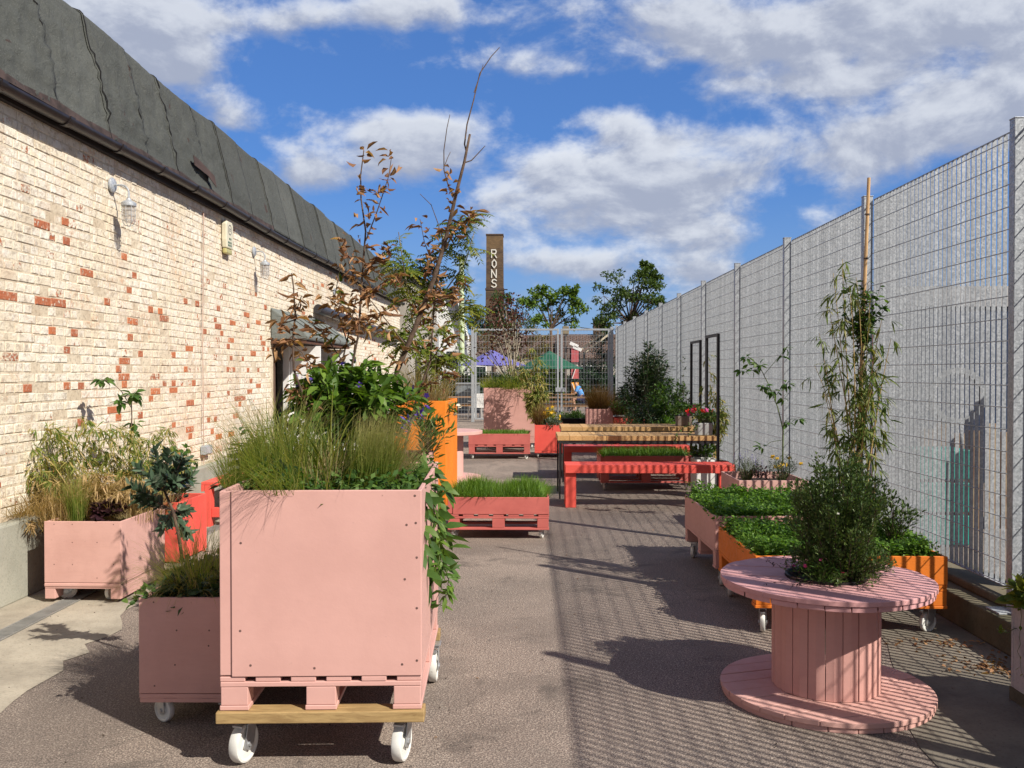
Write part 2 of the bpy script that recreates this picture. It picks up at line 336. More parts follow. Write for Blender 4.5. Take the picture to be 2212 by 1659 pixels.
class MB:
    def __init__(s): s.v = []; s.f = []; s.r = []
    def box(s, a, b, rnd=0., M=None):
        x0,y0,z0 = a; x1,y1,z1 = b; n = len(s.v)
        P = [(x0,y0,z0),(x1,y0,z0),(x1,y1,z0),(x0,y1,z0),(x0,y0,z1),(x1,y0,z1),(x1,y1,z1),(x0,y1,z1)]
        if M is not None: P = [tuple(M @ Vector(p)) for p in P]
        s.v += P; s.f += [tuple(n+i for i in q) for q in ((3,2,1,0),(4,5,6,7),(0,1,5,4),(1,2,6,5),(2,3,7,6),(3,0,4,7))]; s.r += [rnd]*8; return s
    def bar(s, p0, p1, wx, wz, rnd=0., up=(0,0,1)):
        p0 = Vector(p0); p1 = Vector(p1); d = (p1-p0); L = d.length; d.normalize()
        u = Vector(up); x = d.cross(u)
        if x.length < 1e-4: x = d.cross(Vector((0,1,0)))
        x.normalize(); z = x.cross(d)
        Mx = Matrix(((x.x,d.x,z.x,p0.x),(x.y,d.y,z.y,p0.y),(x.z,d.z,z.z,p0.z),(0,0,0,1)))
        return s.box((-wx/2,0,-wz/2),(wx/2,L,wz/2),rnd,Mx)
    def tube(s, pts, r, n=8, cap=True, rnd=0.):
        pts = [Vector(p) for p in pts]; k = len(pts)
        rs = r if hasattr(r, '__len__') else [r]*k
        t0 = (pts[1]-pts[0]).normalized(); a = Vector((0,0,1)) if abs(t0.z) < .9 else Vector((1,0,0))
        x = t0.cross(a).normalized(); base = len(s.v)
        for i in range(k):
            t = (pts[min(i+1,k-1)]-pts[max(i-1,0)])
            if t.length < 1e-9: t = t0
            t.normalize(); x = (x - t*x.dot(t)).normalized(); y = t.cross(x)
            for j in range(n):
                an = 2*math.pi*j/n; s.v.append(tuple(pts[i] + (x*math.cos(an)+y*math.sin(an))*rs[i])); s.r.append(rnd)
        for i in range(k-1):
            for j in range(n):
                a0 = base+i*n+j; a1 = base+i*n+(j+1)%n; s.f.append((a0,a1,a1+n,a0+n))
        if cap:
            s.f.append(tuple(base+j for j in reversed(range(n)))); s.f.append(tuple(base+(k-1)*n+j for j in range(n)))
        return s
    def lathe(s, prof, n=24, c=(0,0,0), axis='Z', rnd=0., closed=False):
        base = len(s.v); k = len(prof)
        for r_, h in prof:
            for j in range(n):
                an = 2*math.pi*j/n; u, v_ = r_*math.cos(an), r_*math.sin(an)
                p = {'Z':(u,v_,h),'Y':(u,h,v_),'X':(h,u,v_)}[axis]
                s.v.append((p[0]+c[0],p[1]+c[1],p[2]+c[2])); s.r.append(rnd)
        for i in range(k-1 if not closed else k):
            i2 = (i+1) % k
            for j in range(n):
                j2 = (j+1)%n; s.f.append((base+i*n+j, base+i*n+j2, base+i2*n+j2, base+i2*n+j))
        if not closed:
            s.f.append(tuple(base+j for j in range(n))); s.f.append(tuple(base+(k-1)*n+j for j in range(n)))
        return s
    def prism(s, poly, ext, rnd=0., M=None):
        """poly: list of 3-D points of a planar outline; ext: extrusion vector"""
        n = len(s.v); k = len(poly); e = Vector(ext)
        P = [Vector(p) for p in poly] + [Vector(p)+e for p in poly]
        if M is not None: P = [M @ p for p in P]
        s.v += [tuple(p) for p in P]; s.r += [rnd]*(2*k)
        s.f.append(tuple(n+i for i in reversed(range(k)))); s.f.append(tuple(n+k+i for i in range(k)))
        for i in range(k): s.f.append((n+i, n+(i+1)%k, n+k+(i+1)%k, n+k+i))
        return s
    def build(s, name, mat, parent=None, local=False, bevel=0., smooth=False, fix=True, seg=2):
        me = bpy.data.meshes.new(name); me.from_pydata(s.v, [], s.f)
        a = me.attributes.new('rnd', 'FLOAT', 'POINT'); a.data.foreach_set('value', np.array(s.r, dtype=np.float32))
        if fix:
            import bmesh
            bm = bmesh.new(); bm.from_mesh(me); bmesh.ops.recalc_face_normals(bm, faces=bm.faces); bm.to_mesh(me); bm.free()
        if smooth:
            me.polygons.foreach_set('use_smooth', [True]*len(me.polygons))
        o = link(name, me, mat, parent, local, bevel, seg)
        if smooth == 'auto':
            me.polygons.foreach_set('use_smooth', [True]*len(me.polygons)); me.set_sharp_from_angle(angle=R(35))
        return o
def unit(a): return a/np.maximum(np.linalg.norm(a, axis=-1, keepdims=True), 1e-9)
class Fol:
    """leaf and blade accumulator"""
    def __init__(s, seed=1): s.g = np.random.default_rng(seed); s.V=[]; s.Q=[]; s.T=[]; s.R=[]; s.TT=[]; s.n=0
    def leaves(s, P, D, Nn, L, W, curl=.2, fold=.25, rnd=None, simple=False):
        P = np.asarray(P, float); n = len(P)
        if n == 0: return s
        D = unit(np.asarray(D, float)); Nn = np.asarray(Nn, float)
        S = unit(np.cross(D, Nn)); Nn = np.cross(S, D)
        L = (np.ones(n)*L)[:,None]; W = (np.ones(n)*W)[:,None]; curl = (np.ones(n)*curl)[:,None]; fold = (np.ones(n)*fold)[:,None]
        rnd = s.g.random(n) if rnd is None else rnd
        mid = lambda t: P + D*L*t - Nn*curl*L*t*t
        if simple:
            v = np.stack([P, mid(.5)+S*W/2, mid(1.), mid(.5)-S*W/2], 1)
            i = s.n + 4*np.arange(n)[:,None]; s.Q.append(i+np.array([[0,1,2,3]])); k = 4
        else:
            m0, m1, m2, m3 = P, mid(.33), mid(.7), mid(1.)
            a, b = W/2, W*.37
            v = np.stack([m0,m1,m2,m3, m1-S*a+Nn*fold*a, m2-S*b+Nn*fold*b, m1+S*a+Nn*fold*a, m2+S*b+Nn*fold*b], 1)
            i = s.n + 8*np.arange(n)[:,None]; k = 8
            for q in ((4,1,2,5),(1,6,7,2)): s.Q.append(i+np.array([q]))
            for q in ((0,1,4),(0,6,1),(5,2,3),(2,7,3)): s.T.append(i+np.array([q]))
        s.V.append(v.reshape(-1,3)); s.n += k*n; s.R.append(np.repeat(rnd, k)); s.TT.append(np.tile(np.linspace(0,1,k), n)); return s
    def blades(s, P, az, th0, curv, L, W, seg=5, rnd=None, pw=1.6, tipw=.1):
        P = np.asarray(P, float); n = len(P)
        if n == 0: return s
        one = np.ones(n); az = one*az; th0 = one*th0; curv = one*curv; L = one*L; W = one*W
        rnd = s.g.random(n) if rnd is None else rnd
        h = np.stack([np.cos(az), np.sin(az), 0*az], 1); S = np.stack([-np.sin(az+.4), np.cos(az+.4), 0*az], 1)
        pos = P.copy(); rows = []
        for k in range(seg+1):
            t = k/seg; wd = (W*(1-t)**.7*.5 + W*tipw*.5)[:,None]
            rows.append(pos - S*wd); rows.append(pos + S*wd)
            th = th0 + curv*(t**pw)
            pos = pos + (h*np.sin(th)[:,None] + np.array([[0,0,1.]])*np.cos(th)[:,None])*(L/seg)[:,None]
        kk = 2*(seg+1); v = np.stack(rows, 1); i = s.n + kk*np.arange(n)[:,None]
        for k in range(seg): s.Q.append(i+np.array([[2*k,2*k+1,2*k+3,2*k+2]]))
        s.V.append(v.reshape(-1,3)); s.n += kk*n; s.R.append(np.repeat(rnd, kk)); s.TT.append(np.tile(np.repeat(np.linspace(0,1,seg+1),2), n)); return s
    def build(s, name, mat, parent=None, smooth=True):
        me = bpy.data.meshes.new(name)
        V = np.concatenate(s.V); Q = np.concatenate(s.Q) if s.Q else np.zeros((0,4),int); T = np.concatenate(s.T) if s.T else np.zeros((0,3),int)
        me.vertices.add(len(V)); me.vertices.foreach_set('co', V.astype(np.float32).ravel())
        me.loops.add(len(Q)*4+len(T)*3); me.loops.foreach_set('vertex_index', np.concatenate([Q.ravel(), T.ravel()]).astype(np.int32))
        me.polygons.add(len(Q)+len(T))
        me.polygons.foreach_set('loop_start', np.concatenate([np.arange(len(Q))*4, len(Q)*4+np.arange(len(T))*3]).astype(np.int32))
        me.update(calc_edges=True)
        a = me.attributes.new('rnd','FLOAT','POINT'); a.data.foreach_set('value', np.concatenate(s.R).astype(np.float32))
        a = me.attributes.new('tt','FLOAT','POINT'); a.data.foreach_set('value', np.concatenate(s.TT).astype(np.float32))
        if smooth: me.polygons.foreach_set('use_smooth', np.ones(len(Q)+len(T), bool))
        return link(name, me, mat, parent)
from mathutils import noise as mnoise
# ================================================================== ground
def sheet(name, pts, z, mat, kind='structure', label=None):
    me = bpy.data.meshes.new(name); me.from_pydata([(x,y,z) for x,y in pts], [], [tuple(range(len(pts)))])
    o = link(name, me, mat); o['kind'] = kind
    if label: o['label'] = label
    return o
sheet('ground', [(-220,-30),(220,-30),(220,420),(-220,420)], 0, ASPH)
rg = random.Random(5)
edge = [(-2.76+rg.uniform(-.05,.05)+.10*mnoise.noise(Vector((y*.8,3,1)))+(.18 if y<6 else 0), y) for y in np.arange(-4, 29, .16)]
sheet('concrete_strip', [(-3.72,-4)]+edge+[(-3.72,29)], .004, CONC)
edge2 = [(1.98+.25*math.sin(y*1.3)+rg.uniform(-.05,.05) if y > 3.2 else 2.35, y) for y in np.arange(1, 7.4, .3)]
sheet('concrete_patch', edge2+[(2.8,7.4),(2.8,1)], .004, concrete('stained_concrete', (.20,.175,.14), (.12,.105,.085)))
# drain channel (grating along the left wall)
dr = thing('drain_channel', 'long galvanised slotted drain grating set into the concrete strip along the brick wall', 'drain', (-3.28, 4, 0))
b = MB(); b.box((-3.345,-2,.0045),(-3.215,28,.006)); b.build('channel_bed', BLACK, dr)
b = MB()
for x in (-3.345,-3.225): b.box((x,-2,.006),(x+.01,28,.012))
y = -2
while y < 28: b.box((-3.335,y,.006),(-3.225,y+.013,.011)); y += .03
b.build('grating', plain('drain_steel', (.26,.255,.24), .6, .3), dr)
# kerb under the fence
kb = thing('concrete_kerb', 'low stained concrete upstand under the galvanised fence', 'kerb', (2.85, 12, 0))
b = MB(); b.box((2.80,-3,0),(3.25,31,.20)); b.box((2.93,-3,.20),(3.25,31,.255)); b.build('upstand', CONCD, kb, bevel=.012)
# ================================================================== mesh fence on the right
FX = 3.0; FZ0 = .31; FZ1 = 3.14
posts = [0.65, 3.07] + [5.50+2.43*i for i in range(11)]
fence = thing('steel_fence', 'tall galvanised steel grating fence with vertical flat bars and square posts along the right side', 'fence', (3.0, 15, 0))
def bay(y0, y1):
    b = MB(); n = int(round((y1-y0)/.069)); s = (y1-y0)/n
    for i in range(n+1):
        y = y0+.01+(y1-y0-.02)*i/n; b.box((FX, y-.0022, FZ0),(FX+.0258, y+.0022, FZ1), rg.random())
    z = FZ0+.012
    while z < FZ1+.01: b.tube([(FX-.003, y0, z),(FX-.003, y1, z)], .0038, 5); z += .1385
    b.box((FX-.001,y0,FZ1-.002),(FX+.014,y1,FZ1+.002)); b.box((FX-.004,y0,FZ0-.004),(FX+.030,y1,FZ0+.002))
    b.build('grating_panel', GALV, fence, fix=False)
for i, y in enumerate(posts):
    b = MB(); b.box((FX-.08,y,.20),(FX-.002,y+.062,FZ1+.03)); b.box((FX-.084,y-.004,FZ1+.0301),(FX+.003,y+.066,FZ1+.036)); b.box((FX-.18,y-.05,.20),(FX+.05,y+.11,.212))
    b.build('post', GALV, fence, bevel=.004)
    if i: bay(posts[i-1]+.066, y-.004)
# ================================================================== gate across the far end
GY = 30.0; GZ = 3.08
gate = thing('mesh_gate', 'galvanised double gate of square welded mesh across the far end of the yard', 'gate', (0, GY, 0))
def meshpanel(x0, x1, name, frame=True, fr=.06):
    b = MB()
    if frame:
        b.box((x0,GY-.03,.08),(x0+fr,GY+.03,GZ)); b.box((x1-fr,GY-.03,.08),(x1,GY+.03,GZ)); b.box((x0+fr,GY-.028,GZ-fr),(x1-fr,GY+.028,GZ)); b.box((x0+fr,GY-.028,.08),(x1-fr,GY+.028,.08+fr))
        b.build(name, GALV, gate, bevel=.004)
    m = MB(); x = x0+.07
    while x < x1-.02: m.box((x-.0026,GY-.0026,.1),(x+.0026,GY+.0026,GZ-.02)); x += .1
    z = .2
    while z < GZ-.02: m.box((x0+.02,GY-.0086,z-.003),(x1-.02,GY-.0030,z+.003)); z += .205
    m.build('welded_mesh', GALV, gate, fix=False)
gx = lambda px: at(px, 800, GY).x
meshpanel(gx(1022)+.05, gx(1207), 'gate_frame'); meshpanel(gx(1211), gx(1317), 'gate_frame')
meshpanel(gx(940), gx(1018), 'side', frame=False)
for px, wd in ((1018,.10),(942,.09),(1318,.10)):
    b = MB(); b.box((gx(px),GY-.045,0),(gx(px)+wd,GY+.045,GZ+.06)); b.build('gate_post', GALV, gate, bevel=.005)
b = MB(); b.box((gx(1200),GY-.07,1.0),(gx(1222),GY-.032,1.14)); b.build('latch', GALV, gate, bevel=.004)
# ================================================================== brick building on the left
WX = -3.75
bld = thing('brick_building', 'long cream painted brick building with peeling patches and a sagging grey felt roof', 'building', (WX, 14, 0))
WALLTOP = 3.60; Y0, Y1 = 3.6, 26.8; OY0, OY1, OZ = 13.42, 16.32, 2.12
g = np.random.default_rng(11)
V=[]; Q=[]; EX=[]; RN=[]; nv=0
zc = .60; row = 0
blobs = [(7.6,2.0,.8,.25),(8.6,1.95,.8,.5),(9.2,1.7,1.1,.5),(11.3,1.9,1.6,.5),(12.2,1.25,1.0,.35),(7.3,2.55,.4,.5),(18.5,2.8,2.5,.5),(22,2.0,2.5,.8),(12.5,2.0,.8,.4),(7.2,1.5,.7,.2),(10.5,1.0,.8,.25)]
while zc < WALLTOP-.02:
    hdr = row % 2 == 0; bl = .118 if hdr else .236; y = Y0 - (.057 if hdr else 0) - g.uniform(0,.03)
    while y < Y1:
        L = bl-.010+g.normal(0,.0025); y0 = y+.005; y1 = y0+L; y += bl
        if not (y1 > OY0 and y0 < OY1 and zc < OZ):
            pr = 0.006
            for by, bz, ry, rz_ in blobs:
                pr += .21*math.exp(-((y0-by)/ry)**2-((zc-bz)/rz_)**2)
            if not hdr: pr *= .5
            e = g.uniform(.72,1.0) if g.random() < pr else (g.random()*.34 + (g.uniform(.1,.32) if g.random()<.22 else 0))
            dx = g.normal(0,.0020) - (.008 if e > .9 else 0)
            X1 = WX+.0042+dx; x0 = WX-.01; h = .0645+g.normal(0,.0012); zz = zc+.005+g.normal(0,.0018)+.004*math.sin(y0*1.7+zc*9)
            c = .005
            P = [(X1,y0+c,zz+c),(X1,y1-c,zz+c),(X1,y1-c,zz+h-c),(X1,y0+c,zz+h-c),(X1-c,y0,zz),(X1-c,y1,zz),(X1-c,y1,zz+h),(X1-c,y0,zz+h),(x0,y0,zz),(x0,y1,zz),(x0,y1,zz+h),(x0,y0,zz+h)]
            V += P; q = [(0,1,2,3)]
            for k in range(4):
                k2 = (k+1)%4; q.append((4+k,4+k2,k2,k)); q.append((8+k,8+k2,4+k2,4+k))
            Q += [tuple(nv+i for i in f) for f in q]; nv += 12; EX += [e]*12; RN += [g.random()]*12
    zc += .0745; row += 1
me = bpy.data.meshes.new('brickwork'); me.from_pydata(V, [], Q)
for nm, arr in (('ex', EX), ('rnd', RN)):
    a = me.attributes.new(nm, 'FLOAT', 'POINT'); a.data.foreach_set('value', np.array(arr, dtype=np.float32))
link('brickwork', me, BRICKP, bld)
b = MB()
b.box((WX-.25,Y0,0),(WX,OY0,WALLTOP)); b.box((WX-.25,OY1,0),(WX,Y1,WALLTOP)); b.box((WX-.25,OY0,OZ),(WX,OY1,WALLTOP)); b.build('wall', MORTAR, bld)
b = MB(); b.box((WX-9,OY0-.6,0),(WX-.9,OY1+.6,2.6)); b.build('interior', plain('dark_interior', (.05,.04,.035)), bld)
b = MB(); b.box((WX-9,Y0,0),(WX-.26,Y0+.25,WALLTOP)); b.box((WX-9,Y1-.25,0),(WX-.26,Y1,4.6)); b.box((WX-9,Y0+.25,3.3),(WX-.26,Y1-.25,3.45)); b.build('wall', MORTAR, bld)
b = MB(); b.box((WX-.01,Y0-1,0),(WX+.095,OY0-.1,.575)); b.box((WX-.01,OY1+.1,0),(WX+.095,Y1,.575)); b.build('plinth', CONCP, bld, bevel=.015)
# roof: felt strips over a steep face, each lapping the next
def roof_profile(y):
    top = 4.81 + .06*math.exp(-((y-7.9)/.9)**2) - .0065*max(0,y-10) + .012*math.sin(y*2.3) + .03*math.exp(-((y-11.2)/.25)**2)*.3
    return top
SEAM = plain('bitumen_seam', (.012,.011,.011), .7, bmp=0)
ridge = []
y = Y0; strips = []
rs = random.Random(3)
while y < Y1+.1: 
    wdt = rs.uniform(.78,.98); strips.append((y, min(y+wdt, Y1+.1))); y += wdt
for si, (ya, yb) in enumerate(strips):
    nu, nvv = 18, 26; vs=[]; fs=[]; off = .006 + (.012 if si%2 else 0) + rs.uniform(0,.006)
    wob = rs.uniform(.4,1.2) if ya < 11.5 else .22
    ph = rs.uniform(0,9)
    rn = rs.random()
    from mathutils import noise as mnoise
    for i in range(nu+1):
        yy = ya-.03 + (yb-ya+.05)*i/nu
        T = roof_profile(yy)
        for j in range(nvv+1):
            t = j/nvv
            if t < .8:
                s = t/.8; x = -3.66 - .26*s; z = 3.70 + (T-.08-3.70)*s
            else:
                a = (t-.8)/.2*R(80); x = -3.92 - .22*(1-math.cos(a)) -.25*max(0,(t-.8)/.2)**2*1.2; z = T-.08+.10*math.sin(a)
            p = Vector((x, yy, z)); k = mnoise.fractal(Vector((yy*3.1, z*2.6, 1.3)), .9, 2.1, 4)
            rdg = (1-abs(mnoise.noise(Vector((yy*6, z*6.5+3, 2.2)))))**7 * min(1, max(0, (.86-t)/.2))
            wob = (.75 if yy < 7.5 else .65 if yy < 11.3 else .15); d = off + .022*k*wob*(1 if t < .7 else .35) + .045*rdg*wob + (.012*wob*math.exp(-((i-nu)/1.1)**2)*max(0,math.sin(z*4+ph))*(1 if t<.75 else 0)) 
            if ya > 4 and t < .12: d *= .4
            vs.append((p.x+d, yy, p.z+d*.25))
    for i in range(nu):
        for j in range(nvv):
            a0 = i*(nvv+1)+j; fs.append((a0,a0+nvv+1,a0+nvv+2,a0+1))
    me = bpy.data.meshes.new('felt_strip'); me.from_pydata(vs, [], fs)
    a = me.attributes.new('rnd','FLOAT','POINT'); a.data.foreach_set('value', [rn]*len(vs))
    me.polygons.foreach_set('use_smooth', [True]*len(fs))
    sb_ = MB(); pts_ = []
    for j in range(nvv+1):
        v_ = vs[nu//nu*(nvv+1)+j]; pts_.append((v_[0]+.003, v_[1]-.028, v_[2]+.003))
    for q in range(len(pts_)-1): sb_.bar(pts_[q], pts_[q+1], .007, .010, up=(1,0,0))
    sb_.build('felt_seam', SEAM, bld, fix=False)
    o = link('roof_felt', me, FELT, bld); sm = o.modifiers.new('solid','SOLIDIFY'); sm.thickness = .008; sm.offset = -1
# a loose torn flap of felt, and the felt roof behind the parapet
b = MB()
b.prism([(-3.655,9.95,4.03),(-3.66,10.15,4.02),(-3.63,10.55,3.93),(-3.61,10.56,3.80),(-3.635,10.35,3.89),(-3.655,9.98,3.93)], (.006,0,0)); b.build('torn_flap', plain('brown_felt', (.06,.038,.034), .9), bld)
b = MB(); b.box((-9,Y0,4.60),(-4.22,Y1,4.66)); b.box((-4.3,Y0,3.45),(-3.95,Y1,4.55)); b.build('roof_deck', FELT, bld)
b = MB()
yq = Y0
while yq < 13: 
    b.prism([(-3.640,yq,3.69),(-3.640,yq+.5,3.69),(-3.655,yq+.5,3.755+.02*math.sin(yq*7)),(-3.655,yq,3.755+.02*math.sin(yq*7-3))], (-.01,0,0)); yq += .5
b.build('felt_edge', plain('brown_felt_edge', (.045,.030,.027), .9, var=.5), bld)
# gutter, fascia, brackets
b = MB(); b.box((WX-.02,Y0,3.585),(WX+.045,Y1,3.72)); b.build('fascia', FASCIA, bld)
def gut(y): return 3.645 + .018*math.sin(y*.8) 
pr = [(.062*math.cos(a), .062*math.sin(a)) for a in np.linspace(math.pi*1.02, 2*math.pi-.02*math.pi, 11)]
pr2 = [(x*.9, z*.9+.002) for x, z in reversed(pr)]
vs=[]; fs=[]; ring = pr+pr2; nr = len(ring); ys = np.arange(Y0, Y1+.01, .4)
for yy in ys:
    for x, z in ring: vs.append((WX+.118+x, yy, gut(yy)+z+.02))
for i in range(len(ys)-1):
    for j in range(nr): a0 = i*nr+j; a1 = i*nr+(j+1)%nr; fs.append((a0,a1,a1+nr,a0+nr))
me = bpy.data.meshes.new('gutter'); me.from_pydata(vs, [], fs); me.polygons.foreach_set('use_smooth',[True]*len(fs)); link('gutter', me, GUTTER, bld)
yy = 4.3
while yy < Y1:
    b = MB(); prof = [(.071*math.cos(a), .071*math.sin(a)) for a in np.linspace(math.pi, 2*math.pi, 12)]+[(.060*math.cos(a), .060*math.sin(a)) for a in np.linspace(2*math.pi, math.pi, 12)]
    b.prism([(WX+.118+x, yy, gut(yy)+.02+z) for x, z in prof], (0,.07,0)); b.box((WX+.04,yy+.02,gut(yy)-.01),(WX+.06,yy+.05,gut(yy)+.03)); b.build('gutter_joint', GUTTER, bld, smooth=False); yy += .93
# canopy
cy0, cy1 = 13.25, 16.55
cn = MB(); ct, cb_, cx = 2.60, 2.12, WX+.56
cn.prism([(WX+.012,cy0,ct),(WX+.012,cy0,cb_),(cx,cy0,cb_),(cx+.01,cy0,cb_+.06),(cx-.06,cy0,cb_+.13)], (0,cy1-cy0,0)); can = cn.build('canopy', FELTG, bld, bevel=.02)
b = MB()
for k in range(1,7):
    yk = cy0+k*.47; b.bar((WX+.02,yk,ct+.0),(cx-.055,yk,cb_+.137),.02,.008)
b.build('felt_seam', plain('seam', (.05,.06,.055), .9), can)
b = MB(); b.box((WX+.012,cy0+.02,cb_-.05),(cx-.03,cy0+.06,cb_-.004)); b.box((cx-.07,cy0+.061,cb_-.05),(cx-.03,cy1-.02,cb_-.004)); b.box((WX+.012,cy1-.06,cb_-.05),(cx-.071,cy1-.02,cb_-.004)); b.build('canopy_beam', woodmat('weathered_beam', (.13,.06,.035),(.08,.04,.025)), can)
b = MB()
for ya, yb in ((OY0,OY0+.09),(OY1-.09,OY1)): b.box((WX-.18,ya,0),(WX+.006,yb,OZ))
b.box((WX-.18,OY0+.09,OZ-.09),(WX+.006,OY1-.09,OZ)); b.build('door_frame', plain('brown_frame', (.10,.055,.035), .7), bld)
for k, yk in enumerate((13.95, OY1-.10)):
    d = MB(); dw = .56 if k==0 else .66
    d.box((WX+.02,yk,.03),(WX+.02+dw,yk+.045,OZ-.07)); dd = d.build('door', plain('shaded_white_door', (.74,.74,.73), .5, var=.04), bld, bevel=.004)
    d = MB()
    for (xa,xb,za,zb) in ((.10,dw-.08,.2,.95),(.10,dw-.08,1.08,OZ-.2)): d.box((WX+.02+xa,yk-.006,za),(WX+.02+xb,yk-.0005,zb))
    d.build('door_panel', plain('door_panel_white', (.70,.70,.69), .5, var=.04), dd, bevel=.004)
    d = MB(); d.box((WX+.02+dw-.07,yk-.03,1.0),(WX+.02+dw-.05,yk-.006,1.14)); d.build('handle', STEEL, dd, bevel=.003)
    if k == 0:
        d = MB(); d.box((WX+.02,yk-.075,.03),(WX+.115,yk-.002,OZ-.07)); d.build('door_stile', WHITEP, dd, bevel=.003)
# black pipe high along the far wall
b = MB(); p0 = Vector((WX+.10, 16.2, 2.72)); b.tube([(WX+.09,15.9,2.76),(WX+.13,16.0,2.745),(WX+.13,20,2.70),(WX+.13,26.2,2.62)], .085, 14); b.build('flue_pipe', plain('pipe_black', (.035,.035,.042), .35, bmp=0), bld, smooth='auto')
b = MB(); b.tube([(WX+.03,10.42,.55),(WX+.03,10.40,2.0),(WX+.022,10.47,3.5)], .006, 5); b.build('wall_cable', plain('painted_cable', (.42,.30,.24), .8), bld)
# junction box
p = at(432, 988, 10.4)
jb = thing('junction_box', 'small grey electrical box low on the brick wall above the concrete plinth', 'electrical box', (WX+.012, 10.45, .72))
b = MB(); b.box((WX+.012,10.36,.70),(WX+.075,10.58,.80)); b.build('box', plain('grey_plastic', (.34,.37,.40), .5), jb, bevel=.006)
b = MB(); b.box((WX+.076,10.37,.71),(WX+.081,10.57,.79)); b.build('cover', plain('grey_cover', (.40,.43,.46), .45), jb, bevel=.002)
# wall lamps
GLS = None
def glassm():
    m, t, p = mat_base('lamp_glass', .12, .5); p.inputs['Base Color'].default_value = (.55,.5,.46,1); p.inputs['Alpha'].default_value = .45; return m
GLS = glassm(); LGALV = galv('lamp_metal', 1.1)
def wall_lamp(y, z, label):
    t = thing('wall_lamp', label, 'wall lamp', (WX+.012, y, z), 0, 'caged lamps on the brick wall')
    b = MB(); b.lathe([(0,0),(.085,0),(.085,.018),(.07,.03),(.03,.034),(0,.034)], 24, (0,0,0), 'X'); b.v = [(x+WX+.012, yy+y, zz+z) for x,yy,zz in b.v]; b.build('back_plate', LGALV, t, smooth='auto')
    b = MB(); pts = [(WX+.04,y,z)]+[(WX+.12+.085*math.sin(a), y, z-.0+(-.085+.085*math.cos(a))) for a in np.linspace(0,math.pi/2,7)]+[(WX+.205,y,z-.15)]
    b.tube(pts, .011, 10); b.build('arm', LGALV, t, smooth='auto')
    cx_, cz = WX+.205, z-.15
    b = MB(); b.lathe([(0,0),(.022,0),(.03,-.02),(.075,-.045),(.082,-.052),(.082,-.085),(.078,-.09),(0,-.09)], 24, (cx_,y,cz)); b.build('cap', LGALV, t, smooth='auto')
    b = MB(); b.lathe([(.060,-.092),(.062,-.20),(.055,-.25),(.035,-.275),(.004,-.28)], 24, (cx_,y,cz)); b.build('glass_globe', GLS, t, smooth='auto')
    b = MB(); b.lathe([(.004,-.095),(.018,-.10),(.024,-.14),(.015,-.18),(.002,-.19)], 14, (cx_,y,cz)); b.build('bulb', plain('bulb_white', (.6,.58,.52), .3, bmp=0), t, smooth='auto')
    b = MB()
    for k in range(8):
        a = 2*math.pi*k/8; b.tube([(cx_+r_*math.cos(a), y+r_*math.sin(a), cz+h) for r_,h in ((.075,-.09),(.075,-.21),(.066,-.27),(.04,-.305),(.0,-.315))], .0026, 5)
    for h, r_ in ((-.13,.076),(-.19,.076),(-.25,.071)):
        b.tube([(cx_+r_*math.cos(a), y+r_*math.sin(a), cz+h) for a in np.linspace(0,2*math.pi,25)], .0026, 5, cap=False)
    b.build('cage', LGALV, t); t.scale = (.8,.8,.8)
def wally(px, py): # point on the brick wall seen at that pixel
    d = ray(px, py); return Vector((0,0,CAM_H)) + d*((WX+.02)/d.x)
for (px, py, lab) in ((243,400,'caged galvanised lamp nearest the camera, on the brick wall under the gutter'),(549,543,'caged galvanised lamp between the alarm box and the canopy'),(722,630,'small far caged lamp behind the twig tree, beyond the canopy')):
    p = wally(px, py); wall_lamp(p.y, p.z, lab)
# alarm box
p = wally(487, 512)
al = thing('alarm_box', 'cream alarm box with round emblem on the brick wall between two caged lamps', 'alarm box', (WX+.012, p.y, p.z))
yy, zz = p.y, p.z
b = MB(); b.prism([(WX+.012,yy-.13,zz-.17),(WX+.012,yy-.15,zz-.05),(WX+.012,yy-.15,zz+.18),(WX+.012,yy-.10,zz+.22),(WX+.012,yy+.10,zz+.22),(WX+.012,yy+.15,zz+.18),(WX+.012,yy+.15,zz-.05),(WX+.012,yy+.13,zz-.17)], (.075,0,0)); b.build('housing', plain('cream_plastic', (.62,.58,.44), .4, var=.05, bmp=0), al, bevel=.015)
b = MB(); b.box((WX+.014,yy-.13,zz-.25),(WX+.080,yy+.13,zz-.172)); b.build('lens', plain('yellowed_lens', (.42,.38,.16), .3, bmp=0), al, bevel=.02)
GRN = plain('green_print', (.02,.09,.055), .5, bmp=0)
b = MB(); b.lathe([(.062,0),(.062,.002),(.074,.002),(.074,0)], 28, (WX+.0875,yy,zz+.10), 'X', closed=True); b.build('emblem', plain('grey_print', (.12,.12,.12), .5, bmp=0), al)
b = MB()
for dy, dz, L in ((-.03,.115,.06),(-.025,.085,.05),(-.012,.10,.02)): b.box((WX+.0875,yy+dy,zz+dz-.006),(WX+.089,yy+dy+L,zz+dz+.006))
b.build('emblem', plain('grey_print2', (.12,.12,.12), .5, bmp=0), al)
b = MB()
for dz, x0_, n_ in ((-.03,-.035,2),(-.085,-.08,3),(-.125,-.08,3)):
    for k in range(n_): b.box((WX+.0875,yy+x0_+k*.055,zz+dz-.015),(WX+.089,yy+x0_+k*.055+.036,zz+dz+.014))
b.build('print', GRN, al); al.scale = (.86,.86,.86)
